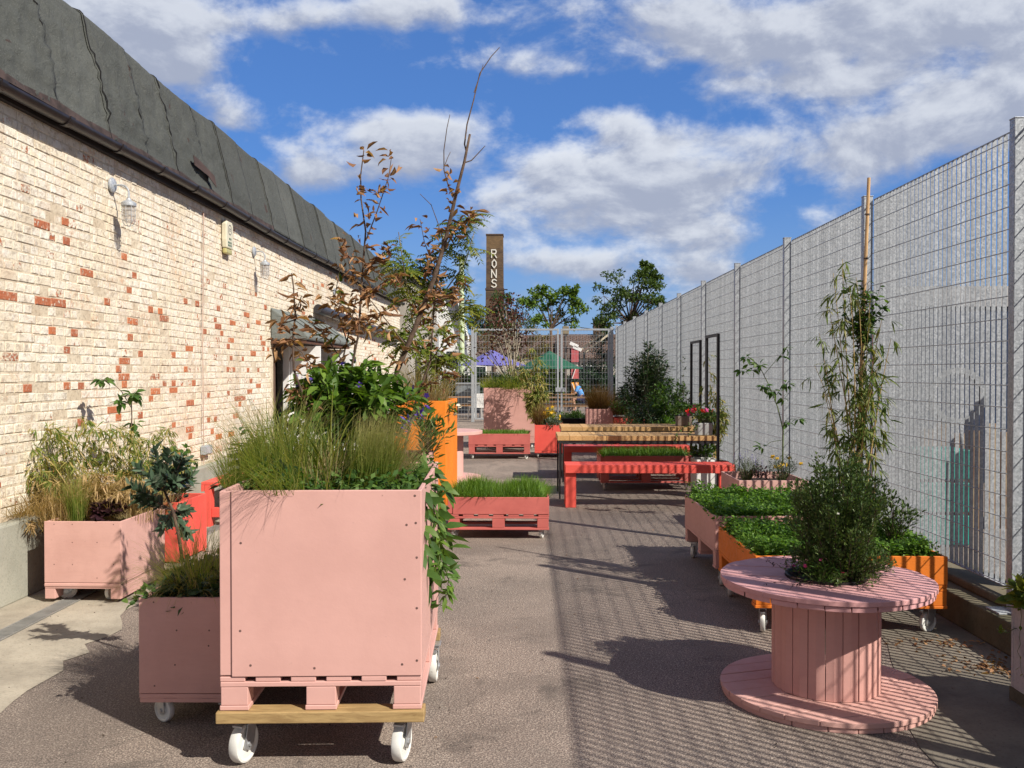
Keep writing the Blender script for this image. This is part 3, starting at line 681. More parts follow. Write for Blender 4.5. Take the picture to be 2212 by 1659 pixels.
# ================================================================== beyond the yard
# next building on the left, lower brick shed with grey render, white house
nb = thing('rendered_building', 'grey rendered building behind the end of the brick building', 'building', (-4.6, 29, 0))
b = MB(); b.box((-12,27.2,0),(-3.55,36,4.55)); b.build('wall', GREYR, nb)
b = MB(); b.box((-12.2,27.0,4.55),(-3.4,36.2,4.7)); b.build('roof', FELT, nb)
b = MB(); b.box((-3.545,29,1.0),(-3.52,30.2,2.1)); b.build('window', GLASSD, nb)
wh = thing('white_house', 'bright white rendered house with a pitched roof behind the gate', 'house', (-7.5, 58, 0))
xa = at(930,700,55).x; xb = at(1001,700,55).x
b = MB(); b.prism([(xa,55,0),(xb,55,0),(xb,55,3.6),((xa+xb)/2+.3,55,6.6),(xa,55,5.0)], (0,7,0)); b.build('wall', RENDER, wh)
b = MB(); b.bar(((xa+xb)/2+.3,54.8,6.7),(xb+.2,54.8,3.55),.22,.18,up=(0,1,0)); b.bar(((xa+xb)/2+.3,54.8,6.7),(xa-.1,54.8,5.0),.22,.18,up=(0,1,0)); b.build('bargeboard', plain('dark_board', (.05,.05,.06)), wh)
b = MB(); b.box((xb-1.0,54.95,1.9),(xb-.3,54.99,2.9)); b.build('window', GLASSD, wh)
def terrace(name, label, x0, x1, y0, y1, ze, zr, wallm, chim):
    t = thing(name, label, 'house', ((x0+x1)/2, y0, 0), 0)
    b = MB(); b.box((x0,y0,0),(x1,y1,ze)); b.build('wall', wallm, t)
    ym = (y0+y1)/2; b = MB(); b.prism([(x0-.2,y0-.3,ze-.05),(x0-.2,ym,zr),(x0-.2,y1+.3,ze-.05)], (x1-x0+.4,0,0)); rf = b.build('roof', TILES, t)
    for cxx in chim: 
        b = MB(); b.box((cxx-.4,ym-.4,zr-.3),(cxx+.4,ym+.4,zr+.9)); ch = b.build('chimney', STOCK, rf)
        b = MB()
        for dx in (-.2,.2): b.lathe([(.10,zr+.9),(.12,zr+1.2),(.0,zr+1.2)], 10, (cxx+dx,ym,0))
        b.build('chimney_pot', TILES, ch)
    n = int((x1-x0)/2.6)
    for k in range(n):
        xx = x0+1.0+k*2.6; b = MB(); b.box((xx,y0-.06,1.0),(xx+1.1,y0-.01,2.1)); f = b.build('window', RENDER, t); b = MB(); b.box((xx+.08,y0-.09,1.08),(xx+1.02,y0-.061,2.02)); b.build('pane', GLASSD, f)
terrace('terraced_house', 'brown tiled house row behind the purple parasol', at(985,700,62).x, at(1205,700,62).x, 62, 70, 2.9, 4.35, GREYR, (-1.2,))
terrace('terraced_house', 'brown tiled house with chimney behind the right gate leaf', at(1212,700,58).x, at(1340,700,58).x, 58, 67, 2.6, 4.25, GREYR, (5.0,))
# factory chimney with white brick letters
CY = 70.0; cl = at(1050, 600, CY).x; crr = at(1087, 600, CY).x; ztop = at(1068, 505, CY).z; cmx = (cl+crr)/2
chm = thing('factory_chimney', 'tall square brown brick chimney with the white letters RONS running down it', 'chimney', (cmx, CY, 0))
b = MB(); hw = (crr-cl)/2
def frust(z0, z1, w0, w1):
    n = len(b.v)
    for z, ww in ((z0,w0),(z1,w1)):
        for sx, sy in ((-1,-1),(1,-1),(1,1),(-1,1)): b.v.append((cmx+sx*ww, CY+hw+sy*ww, z)); b.r.append(0)
    b.f += [tuple(n+i for i in q) for q in ((3,2,1,0),(4,5,6,7),(0,1,5,4),(1,2,6,5),(2,3,7,6),(3,0,4,7))]
zb = at(1068,623,CY).z
frust(0, zb-.12, hw*1.12, hw*1.04); frust(zb+.02, ztop-.1, hw*1.01, hw*.97); b.build('shaft', STOCK, chm)
b = MB(); frust(zb-.12, zb+.02, hw*1.1, hw*1.1); frust(ztop-.1, ztop, hw*1.03, hw*1.03); b.build('band', plain('dark_brick_band', (.07,.045,.035)), chm)
b = MB(); b.box((cmx+hw*1.04,CY+.3,zb-.1),(cmx+hw*1.5,CY+.4,zb-.02)); b.build('bracket', BLACK, chm)
LET = {'R':[((0,0),(0,1)),((0,1),(.75,1)),((.75,1),(.9,.78)),((.9,.78),(.75,.52)),((.75,.52),(0,.52)),((.45,.52),(.95,0))],
       'O':[((.12,.3),(.12,.7)),((.12,.7),(.5,1.02)),((.5,1.02),(.88,.7)),((.88,.7),(.88,.3)),((.88,.3),(.5,-.02)),((.5,-.02),(.12,.3))],
       'N':[((0,0),(0,1)),((0,1),(.9,0)),((.9,0),(.9,1))],
       'S':[((.92,.86),(.6,1)),((.6,1),(.18,.92)),((.18,.92),(.08,.72)),((.08,.72),(.3,.54)),((.3,.54),(.72,.48)),((.72,.48),(.92,.27)),((.92,.27),(.78,.06)),((.78,.06),(.4,0)),((.4,0),(.02,.14))]}
WBR = plain('white_glazed_brick', (.66,.64,.58), .6, var=.06, scale=6)
for chh, py in (('R',548),('O',569.5),('N',591),('S',612)):
    c = at(1067.5, py, CY-.06); b = MB(); W_, H_ = .40, .60
    for (u0,v0),(u1,v1) in LET[chh]:
        b.bar((c.x+(u0-.5)*W_, CY-.045-.02*(1), c.z+(v0-.5)*H_),(c.x+(u1-.5)*W_, CY-.065, c.z+(v1-.5)*H_),.05,.105,up=(0,1,0)) if False else None
        p0 = Vector((c.x+(u0-.5)*W_, 0, c.z+(v0-.5)*H_)); p1 = Vector((c.x+(u1-.5)*W_, 0, c.z+(v1-.5)*H_))
        d = (p1-p0).normalized(); nn = Vector((-d.z,0,d.x))*.040; e = d*.03
        q = [p0-nn-e, p1-nn+e, p1+nn+e, p0+nn-e]
        b.prism([(v_.x, CY-.05-.003*len(b.v)/8, v_.z) for v_ in q], (0,.12,0))
    b.build('letter', WBR, chm)
# lamp post, pale green
p = at(997, 700, 44)
lp = thing('green_pole', 'pale green painted pole standing between the white house and the gate', 'pole', (p.x, 44, 0))
b = MB(); zt = at(996,560,44).z; b.tube([(p.x,44,0),(p.x,44,1.2)], .20, 14); b.build('base', plain('pale_green_paint', (.48,.56,.36), .5), lp, smooth='auto')
b = MB(); b.tube([(p.x,44,1.2),(p.x,44,zt)], [.15,.12], 14); b.build('shaft', plain('pale_green_paint2', (.48,.56,.36), .5), lp, smooth='auto')
b = MB(); b.tube([(p.x,44,zt),(p.x,44,zt+.12)], [.16,.02], 14); b.build('cap', BLACK, lp)
# ================================================================== casters and planters
def caster(parent, x, y, zt, ang, r=.05, wdt=.032, brake=True):
    """one swivel caster hanging from height zt, wheel on the ground; parent-local coordinates"""
    Mx = Matrix.Translation((x,y,0)) @ Matrix.Rotation(ang,4,'Z'); off = -.32*r
    b = MB(); b.box((-.045,-.04,zt-.006),(.045,.04,zt),0,Mx)
    b.lathe([(.03,zt-.006),(.032,zt-.02),(.0,zt-.02)], 14, (0,0,0)) if False else None
    for s in (-1,1):
        pl = [(off-.8*r*.55, s*(wdt/2+.004), r*.9),(off, s*(wdt/2+.004), r*.62),(off+.4*r, s*(wdt/2+.004), r*.95),(.035, s*(wdt/2+.004), zt-.018),(-.035, s*(wdt/2+.004), zt-.018)]
        b.prism(pl, (0, s*.0035, 0), 0, Mx)
    b.box((-.036,-wdt/2-.008,zt-.02),(.036,wdt/2+.008,zt-.0061),0,Mx)
    if brake: b.box((-.075,-wdt/2,zt-.038),(-.028,wdt/2,zt-.030),0,Mx)
    bk = b.build('caster', STEEL, parent, local=True, bevel=.0015)
    wm = MB(); wm.lathe([(.004,-wdt/2),(r*.35,-wdt/2),(r*.4,-wdt/2+.006),(r*.78,-wdt/2+.006),(r*.86,-wdt/2),(r*.96,-wdt/2+.002),(r,-wdt/2+.008),(r,wdt/2-.008),(r*.96,wdt/2-.002),(r*.86,wdt/2),(r*.78,wdt/2-.006),(r*.4,wdt/2-.006),(r*.35,wdt/2),(.004,wdt/2)], 28, (off,0,r), 'Y')
    wm.v = [tuple(Mx @ Vector(v)) for v in wm.v]; wm.build('wheel', CASTW, bk, local=True, smooth='auto')
    ax = MB(); ax.lathe([(0,-wdt/2-.014),(r*.16,-wdt/2-.014),(r*.16,wdt/2+.014),(0,wdt/2+.014)], 8, (off,0,r), 'Y'); ax.v = [tuple(Mx @ Vector(v)) for v in ax.v]; ax.build('axle_bolt', STEEL, bk, local=True)
prng = random.Random(77)
def pallet(parent, w, d, z0, z1, mat, nb=7, bottom='x', inset=0.):
    """timber pallet, w wide (x) and d deep (y), boards running along y"""
    b = MB(); T = .020; bw = w/nb*.74; gp = (w-nb*bw)/(nb-1); H = z1-z0
    for i in range(nb):
        x = i*(bw+gp); b.box((x, prng.uniform(0,.006), z1-T),(x+bw, d-prng.uniform(0,.006), z1), prng.random())
    ys = (0, d/2-.05, d-.10)
    for y in ys: b.box((.002,y+.002,z1-2*T-.001),(w-.002,y+.098,z1-T-.001), prng.random())
    zb = z0 + T
    for y in ys:
        for k, x in enumerate((0, w/2-.065, w-.12)):
            bwid = .12 if k != 1 else .13
            b.box((x+.004,y+.003,zb),(x+bwid-.004,y+.097,z1-2*T-.002), prng.random())
    if bottom == 'x':
        for y in ys: b.box((0,y,z0),(w,y+.1,zb-.001), prng.random())
    else:
        for x, bwid in ((0,.12),(w/2-.065,.13),(w-.12,.12)): b.box((x,0,z0),(x+bwid,d,zb-.001), prng.random())
    return b.build('pallet', mat, parent, local=True, bevel=.003)
def planter(label, col, x, y, rz, w, d, zp0, zp1, zt, r=.05, nb=7, bottom='x', name='pallet_planter', soil=.07, palmat=None, post=True, screws=True, cast_in=.07, angs=None, group=None, panels=True, timber=False):
    t = thing(name, label, 'planter', (x,y,0), rz, group)
    pm = palmat or col; T = .018; Z0 = zp1+.002
    b = MB(); px_ = .05 if post else 0
    b.box((px_,-.001,Z0),(w,T,zt)); b.build('front_panel', col, t, local=True, bevel=.003)
    if post: b = MB(); b.box((0,.006,Z0+.004),(px_-.002,T+.006,zt-.004)); b.build('corner_post', col, t, local=True, bevel=.003)
    b = MB(); b.box((0,T+.007,Z0),(T,d-T,zt-.002)); b.build('side_panel', col, t, local=True, bevel=.003)
    b = MB(); b.box((w-T,T+.001,Z0),(w,d-T,zt-.002)); b.build('side_panel', col, t, local=True, bevel=.003)
    b = MB(); b.box((0,d-T+.001,Z0),(w,d,zt)); b.build('back_panel', col, t, local=True, bevel=.003)
    n = 14; vs=[]; fs=[]
    for i in range(n+1):
        for j in range(n+1):
            xx = T+(w-2*T)*i/n; yy = T+(d-2*T)*j/n
            vs.append((xx,yy,zt-soil+.018*mnoise.noise(Vector((xx*7+x,yy*7+y,zt)))))
    for i in range(n):
        for j in range(n): a0=i*(n+1)+j; fs.append((a0,a0+n+1,a0+n+2,a0+1))
    me = bpy.data.meshes.new('soil'); me.from_pydata(vs,[],fs); link('soil', me, SOIL, t, True)
    if screws:
        b = MB()
        SC = [(((u-463)/437)*.835, 1.16-(v-1062)/404*.775) for u, v in ((510,1175),(508,1365),(530,1440),(668,1447),(858,1440),(890,1432),(868,1137),(888,1133),(864,1255),(890,1208),(890,1318),(886,1074))]
        for sx, sz in (SC if timber else []): b.lathe([(0,-.0022),(.0045,-.0022),(.0055,-.0012),(.0055,.002),(0,.002)], 8, (sx,0,sz), 'Y')
        for i in range(0 if timber else 9):
            sx = prng.choice([.08,w-.03,w-.06, w*.35,w*.7]) + prng.uniform(-.012,.012); sz = Z0 + (zt-Z0)*prng.choice([.05,.08,.3,.5,.66,.8,.97])
            if post: sx = max(sx,.09)
            b.lathe([(.0,-.0022),(.0032,-.0022),(.0042,-.0012),(.0042,.002),(0,.002)], 8, (sx,0,min(sz,zt-.02)), 'Y')
        b.build('screws', plain('screw_head', (.14,.08,.07), .6), t, local=True)
    if pm: pallet(t, w, d, zp0, zp1, pm, nb, bottom)
    zc = zp0
    if timber:
        b = MB(); b.box((-.012,-.02,zp0-.049),(w+.012,.075,zp0-.002), .1); b.build('timber_bearer', TIMBER, t, local=True, bevel=.004); b = MB(); b.box((-.012,d-.075,zp0-.049),(w+.012,d+.015,zp0-.002), .3); b.build('timber_bearer', TIMBER, t, local=True, bevel=.004); zc = zp0-.049
    A = angs or [prng.uniform(-.4,.4)+1.4 for _ in range(4)]
    ci = cast_in; pts = ((ci,ci+.02),(w-ci,ci+.02),(ci,d-ci-.02),(w-ci+(.065 if timber else 0),d-ci-.02))
    for (cx_,cy_), a in zip(pts, A): caster(t, cx_, cy_, zc, a, r, .045 if r > .07 else .03)
    return t
# big pink planter in front, another just like it behind
P1 = planter('big pink painted planter box on a pallet with four large white wheels, nearest the camera', PINK, -1.270, 3.73, R(2.2), .835, 1.2, .247, .385, 1.160, r=.083, nb=6, bottom='y', timber=True, cast_in=.085, angs=[1.25,1.35,1.2,1.55])
P5 = planter('pink planter box directly behind the big pink one, holding the tall twig tree', PINKD, -1.47, 5.12, R(1.0), .86, 1.02, .16, .30, 1.12, r=.07, nb=6)
P2 = planter('dusty pink planter low and shaded, left of the big pink box', PINKD, -1.795, 4.17, R(0.5), .47, .95, .138, .158, .605, r=.058, nb=3, palmat=None, post=False, angs=[2.6,1.2,1.5,1.5])
b = MB(); b.box((.0,.004,.139),(.47,.95,.155)); b.build('base_board', PINKW, P2, local=True, bevel=.003)
# left planter on a skid pallet by the wall
P3 = planter('pink planter on a skid pallet standing on the concrete strip by the brick wall', PINKW, -3.44, 6.42, R(-.5), .55, .78, .125, .145, .585, r=.062, nb=4, post=False, palmat=None, cast_in=.12, angs=[.3,1.4,1.5,1.5])
b = MB()
b.box((.0,-.004,.119),(.55,.78,.141))
for x0_ in (.0,.475): b.box((x0_,.004,.030),(x0_+.075,.77,.118))
b.build('skid', PINKW, P3, local=True, bevel=.004)
P4 = planter('tall bright orange planter box behind the pink ones, full of dry grass', ORANGE, -1.50, 9.95, R(-2.5), .62, 1.05, .12, .26, 1.335, nb=5, palmat=ORANGED, post=False)
P6 = planter('brick red pallet planter with thick grass in the middle of the yard', CORAL, -.775, 8.95, R(0), 1.0, .8, .092, .245, .415, r=.043, nb=7, screws=False)
P7 = planter('brick red pallet planter with cress green top in front of the large far pink box', CORAL, -1.095, 17.2, R(.3), 1.17, .8, .10, .275, .48, r=.048, nb=7, screws=False, post=False)
P8 = planter('narrow coral red planter with yellow flowers next to the far pink box', RED, .16, 17.5, R(-1), .56, .8, .10, .13, .63, r=.05, nb=3, palmat=None, post=False, screws=False)
P9 = planter('large far pink box with ornamental grass and leaf shadows on its front', PINKD, -.92, 19.6, R(0), 1.10, 1.0, .12, .26, 1.31, nb=5, post=False, screws=False)
P10 = planter('long dark red pallet planter of short grass between the two board tables', CORAL, 1.04, 12.72, R(0), 1.28, .72, .10, .265, .478, r=.048, nb=7, screws=False)
P11 = planter('pink pallet planter of leafy green ground cover right of the path', PINKD, 1.45, 6.98, R(1), 1.15, 1.22, .14, .28, .545, r=.058, nb=7, bottom='x', screws=False, post=False)
P12 = planter('orange pallet planter behind the cable drum table', ORANGED, 1.44, 5.72, R(0), 1.20, 1.1, .165, .315, .495, r=.062, nb=7, bottom='x', screws=False, post=False, angs=[1.3,.4,1.3,1.4])
P13 = planter('pink planter of lavender and yellow flowers below the fence', PINKW, 2.16, 9.25, R(0), .70, .85, .10, .24, .55, nb=4, screws=False, post=False)
P15 = planter('far dusty pink planter of brown grass beside the wheelbarrow', PINKD, 1.27, 19.2, R(-2), .56, .8, .06, .2, .87, nb=3, screws=False, post=False)
P16 = planter('far coral red planter of green shrubs beside the dusty pink one', RED, 1.84, 18.6, R(0), .60, .8, .06, .2, .70, nb=3, screws=False, post=False)
# sides of the P11/P12 pallets as seen from the path: openings between blocks are part of the pallet mesh
P17 = planter('red planter box by the plinth behind the leaning bay shrub', RED, -3.05, 7.85, R(-2), .42, .75, .02, .12, .60, nb=3, r=.02, palmat=RED, post=False, screws=False, cast_in=.2) if False else None
t = thing('red_box', 'coral red box planter behind the bay shrub, left of the big pink planter', 'planter', (-3.27, 7.75, 0), R(-3)); BX = t
b = MB(); b.box((0,0,.02),(.28,.02,.53)); b.build('front_panel', RED, t, local=True, bevel=.003)
for xx in (0,.262): b = MB(); b.box((xx,.021,.02),(xx+.018,.60,.528)); b.build('side_panel', RED, t, local=True, bevel=.003)
b = MB(); b.box((0,.601,.02),(.28,.62,.53)); b.build('back_panel', RED, t, local=True, bevel=.003)
b = MB(); b.box((.019,.022,.40),(.261,.60,.46)); b.build('soil', SOIL, t, local=True)
for xx, yy in ((.0,.03),(.24,.03),(.0,.55),(.24,.55)): b = MB(); b.box((xx,yy,0),(xx+.04,yy+.04,.0195)); b.build('foot', RED, t, local=True)
# white box planter at far right of bench, white planter at the right edge
def box_planter(label, col, x, y, w, d, h, name='box_planter', wall=.025, soild=.05):
    t = thing(name, label, 'planter', (x,y,0))
    for nm, a, c in (('front_panel',(0,0,0),(w,wall,h)),('back_panel',(0,d-wall,0),(w,d,h)),('side_panel',(0,wall+.001,0),(wall,d-wall-.001,h)),('side_panel',(w-wall,wall+.001,0),(w,d-wall-.001,h))):
        b = MB(); b.box(a,c); b.build(nm, col, t, local=True, bevel=.005)
    b = MB(); b.box((wall+.001,wall+.001,.02),(w-wall-.001,d-wall-.001,h-soild)); b.build('soil', SOIL, t, local=True); return t
box_planter('small white box planter in the stripes of fence shade under the bench end', WHITEP, 2.22, 11.95, .30, .35, .50)
P14 = box_planter('weathered grey white planter at the right edge with trailing leaves', concrete('weathered_white', (.48,.45,.43), (.38,.36,.35), sc=4), 2.44, 3.55, .34, 1.05, .49)
b = MB(); b.box((-.004,-.004,0),(.344,1.054,.07)); b.build('base_band', CONCD, P14, local=True)
# ================================================================== cable drum table
drum = thing('cable_drum_table', 'pink painted wooden cable drum used as a round table beside the orange planter', 'table', (1.53, 4.66, 0))
def plank_disc(name, Rr, z0, z1, nb, rot, mat, hole=0., layers=1):
    for L in range(layers):
        za = z0+(z1-z0)*L/layers + (.0008 if L else 0); zb = z0+(z1-z0)*(L+1)/layers
        b = MB(); bw = 2*Rr/nb; Mx = Matrix.Rotation(rot+L*R(90),4,'Z')
        for i in range(nb):
            gp_ = prng.uniform(.0014,.0034); xa = -Rr+i*bw+gp_; xb = xa+bw-2*gp_; dz = prng.uniform(-.0015,.0015); rr = Rr - (0 if L == layers-1 else .008) - prng.uniform(0,.003)
            def seg(x0,x1,sgn):
                pts=[]; m=7
                for k in range(m+1):
                    x = x0+(x1-x0)*k/m; x = max(-rr*.9999,min(rr*.9999,x)); pts.append((x, sgn*math.sqrt(max(rr*rr-x*x,0))))
                return pts
            hh = hole
            if hh and abs((xa+xb)/2) < hh*.98:
                for sgn in (1,-1):
                    inner = [(x, sgn*math.sqrt(max(hh*hh-x*x,1e-6))) for x in [xa+(xb-xa)*k/6 for k in range(7)]]
                    outer = seg(xa,xb,sgn); poly = inner + outer[::-1]
                    b.prism([(x,y,za+dz) for x,y in poly], (0,0,zb-za), prng.random(), Mx)
            else:
                poly = seg(xa,xb,-1)+seg(xa,xb,1)[::-1]
                b.prism([(x,y,za+dz) for x,y in poly], (0,0,zb-za), prng.random(), Mx)
        b.build(name, mat, drum, local=True, bevel=.0025)
DRW = paint('drum_pink_paint', (.60,.32,.32), (.50,.26,.255), .7, dirt=.75)
plank_disc('table_top', .525, .555, .605, 9, R(-12), DRW, hole=.20, layers=2)
plank_disc('base_disc', .525, .0, .052, 9, R(18), PINKW, layers=2)
b = MB(); ns = 20; r0 = .262
for i in range(ns):
    a0 = 2*math.pi*(i+.02)/ns; a1 = 2*math.pi*(i+.98)/ns; ri = r0-.03; j = prng.uniform(-.0025,.0025)
    b.prism([(ri*math.cos(a0),ri*math.sin(a0),.053),((r0+j)*math.cos(a0),(r0+j)*math.sin(a0),.053),((r0+.004+j)*math.cos((a0+a1)/2),(r0+.004+j)*math.sin((a0+a1)/2),.053),((r0+j)*math.cos(a1),(r0+j)*math.sin(a1),.053),(ri*math.cos(a1),ri*math.sin(a1),.053)], (0,0,.501), prng.random())
b.build('barrel', PINKD, drum, local=True, bevel=.0015)
b = MB(); pr = [(.0,.44),(.15,.44),(.188,.585),(.196,.60),(.200,.618),(.192,.618),(.180,.59),(.145,.46),(.0,.46)]; b.lathe(pr, 30, (1.53,4.66,0))
pot = thing('plant_pot', 'black plastic pot sunk in the middle of the cable drum table', 'plant pot', (1.53,4.66,.44)); b.build('pot', BLACKP, pot, smooth='auto')
b = MB(); b.lathe([(.0,.5),(.165,.5),(.178,.575),(.1,.585),(.0,.583)], 24, (1.53,4.66,0)); b.build('soil', SOIL, pot, smooth='auto')
# ================================================================== board tables, benches
def board_table(label, x, y, w, d, zt, frame_h, dark=None):
    t = thing('board_table', label, 'table', (x,y,0), 0, 'long board topped tables')
    n = 13; bw = w/n
    for i in range(n):
        b = MB(); b.box((i*bw+.0015,prng.uniform(0,.008),zt-.062),((i+1)*bw-.0015,d-prng.uniform(0,.008),zt+prng.uniform(-.002,.002)), .95 if i==dark else prng.random()*.65); b.build('top_board', TABLEW, t, local=True, bevel=.003)
    b = MB(); b.box((.02,.01,zt-.10),(w-.0,.04,zt-.063)); b.box((.02,d-.04,zt-.10),(w,d-.01,zt-.063)); b.box((.02,.041,zt-.10),(.05,d-.041,zt-.063)); b.build('frame', BLACK, t, local=True)
    for yy in (.01,d-.04):
        b = MB(); b.box((.02,yy,0),(.042,yy+.022,zt-.101)); b.build('leg', BLACK, t, local=True)
        b = MB(); b.box((w+.003,yy,0),(w+.04,yy+.035,frame_h)); b.build('upright', BLACK, t, local=True)
    b = MB(); b.box((w+.003,.046,frame_h-.035),(w+.04,d-.041,frame_h)); b.build('top_rail', BLACK, t, local=True)
    return t
board_table('front board table, nearer of the two, with tall black end frame', .405, 11.8, 2.06, .80, .822, 2.15, 8)
board_table('rear board table behind the front one, with slightly shorter looking black end frame', .52, 13.6, 2.06, .80, .83, 2.13, 4)
def bench(label, x, y, w, d, zt, rz=0., th=.10):
    t = thing('red_bench', label, 'bench', (x,y,0), rz, 'coral red benches')
    n = 3; bw = d/n
    for i in range(n): b = MB(); b.box((0,i*bw+.002,zt-.03),(w,(i+1)*bw-.002,zt)); b.build('seat_board', RED, t, local=True, bevel=.003)
    b = MB(); b.box((.0,0,zt-th),(w,.035,zt-.031)); b.box((0,d-.035,zt-th),(w,d,zt-.031)); b.build('apron', RED, t, local=True, bevel=.003)
    for xx in (.002,w-.132):
        b = MB(); b.box((xx,.037,0),(xx+.13,.10,zt-.032)); b.box((xx,d-.10,0),(xx+.13,d-.037,zt-.032)); b.box((xx+.03,.101,.1),(xx+.10,d-.101,.2)); b.build('leg', RED, t, local=True, bevel=.004)
    return t
bench('coral red bench in front of the board tables with stripes of shade', .475, 11.02, 2.06, .42, .525)
bench('far coral red bench behind the rear board table', .60, 14.6, 2.05, .38, .46)
bench('coral red bench along the brick wall behind the red box', -3.10, 9.6, 1.9, .36, .48, R(90))
# small far pink drum table
ft = thing('cable_drum_table', 'far pink cable drum table between the orange planter and the far red pallet planter', 'table', (-1.22, 14.0, 0), 0)
b = MB(); b.lathe([(0,.70),(.54,.70),(.545,.705),(.545,.748),(.54,.752),(0,.752)], 40, (0,0,0)); b.build('table_top', PINK, ft, local=True, smooth='auto')
b = MB(); b.lathe([(0,.051),(.25,.051),(.25,.699),(0,.699)], 28, (0,0,0)); b.build('barrel', PINK, ft, local=True, smooth='auto')
b = MB(); b.lathe([(0,0),(.52,0),(.52,.05),(0,.05)], 40, (0,0,0)); b.build('base_disc', PINK, ft, local=True, smooth='auto')
# table top pots
def small_pot(label, x, y, z, s, h, mat, name='table_planter'):
    t = thing(name, label, 'planter', (x,y,z)); w2=s/2
    b = MB(); b.prism([(-w2*.9,-w2*.9,0),(w2*.9,-w2*.9,0),(w2*.9,w2*.9,0),(-w2*.9,w2*.9,0)], (0,0,h)); b.build('box', mat, t, local=True, bevel=.008)
    b = MB(); b.box((-w2*.8,-w2*.8,h+.0005),(w2*.8,w2*.8,h+.006)); b.build('soil', SOIL, t, local=True); return t
GP = plain('grey_planter', (.30,.31,.31), .7)
small_pot('grey box planter on the right end of the front board table', 2.33, 11.98, .825, .22, .16, GP)
small_pot('brown box planter of foliage on the right end of the rear board table', 2.40, 13.9, .833, .24, .15, plain('brown_planter', (.16,.12,.10), .8))
# wheelbarrow by the gate
wp = at(1237, 905, 20.5)
wb = thing('wheelbarrow', 'dark wheelbarrow planted with greenery near the gate', 'wheelbarrow', (wp.x, 20.5, 0))
b = MB(); n=len(b.v); top=[(-.36,-.42,.62),(.36,-.42,.62),(.30,.42,.66),(-.30,.42,.66)]; bot=[(-.2,-.22,.32),(.2,-.22,.32),(.18,.25,.32),(-.18,.25,.32)]
b.v=bot+top; b.r=[0]*8; b.f=[(3,2,1,0),(0,1,5,4),(1,2,6,5),(2,3,7,6),(3,0,4,7)]; o_=b.build('tray', BLACKP, wb, local=True); sm=o_.modifiers.new('s','SOLIDIFY'); sm.thickness=.012
b = MB(); b.box((-.30,-.34,.52),(.30,.36,.565)); b.build('soil', SOIL, wb, local=True)
for s in (-1,1):
    b = MB(); b.tube([(s*.08,-.62,.22),(s*.18,-.2,.30),(s*.26,.5,.42),(s*.27,.8,.55)], .017, 8); b.build('handle', STEEL, wb, local=True)
    b = MB(); b.tube([(s*.2,.1,.31),(s*.22,.14,.0)], .015, 8); b.build('leg', STEEL, wb, local=True)
b = MB(); b.lathe([(.06,-.03),(.15,-.035),(.185,-.03),(.195,0),(.185,.03),(.15,.035),(.06,.03)], 24, (0,-.58,.195), 'X'); b.build('wheel', BLACKP, wb, local=True, smooth='auto')
# ================================================================== terrace beyond the gate
def parasol(label, px0, px1, pyr, pyt, Y, mat):
    a = at(px0, pyr, Y); c = at(px1, pyr, Y); cx_ = (a.x+c.x)/2; r_ = (c.x-a.x)/2; ze = a.z+.0; zt = at((px0+px1)/2, pyt, Y).z
    t = thing('parasol', label, 'parasol', (cx_,Y,0)); b = MB(); k = 8
    n = 0; top = (cx_,Y,zt); b.v.append(top); b.r.append(0)
    rot = R(9)
    ri = []
    for i in range(k):
        an = rot+2*math.pi*i/k
        for q, (rr, zz) in enumerate(((.5, ze+(zt-ze)*.45),(1., ze))): b.v.append((cx_+r_*rr*math.cos(an), Y+r_*rr*math.sin(an), zz)); b.r.append(0)
        an2 = an+math.pi/k
        for q, (rr, zz) in enumerate(((.45, ze+(zt-ze)*.42),(.90, ze+.02))): b.v.append((cx_+r_*rr*math.cos(an2), Y+r_*rr*math.sin(an2), zz)); b.r.append(0)
    m2 = 2*k
    for i in range(m2):
        a0 = 1+2*i; a1 = 1+2*((i+1)%m2); b.f.append((0,a0,a1)); b.f.append((a0,a0+1,a1+1,a1))
    o = b.build('canopy', mat, t); sm = o.modifiers.new('s','SOLIDIFY'); sm.thickness=.01
    b = MB(); b.tube([(cx_,Y,.06),(cx_,Y,zt+.06)], .03, 10); b.build('pole', plain('parasol_pole', (.08,.08,.08), .5), t)
    b = MB()
    for i in range(k):
        an = rot+2*math.pi*i/k; b.tube([(cx_,Y,zt-.06),(cx_+r_*.97*math.cos(an), Y+r_*.97*math.sin(an), ze-.01)], .012, 5)
    b.build('ribs', BLACK, t)
    b = MB(); b.lathe([(0,0),(.35,0),(.33,.06),(0,.06)], 20, (cx_,Y,0)); b.build('base', BLACK, t)
    return t
def cloth(name, col):
    m = leafmat(name, [col, tuple(x*.92 for x in col)], .8, .25, .1); return m
parasol('open purple blue parasol beyond the gate on the left', 988, 1138, 790, 755, 36, cloth('purple_canvas', (.17,.165,.50)))
parasol('open dark green parasol beyond the gate on the right', 1112, 1262, 797, 757, 37, cloth('green_canvas', (.035,.13,.085)))
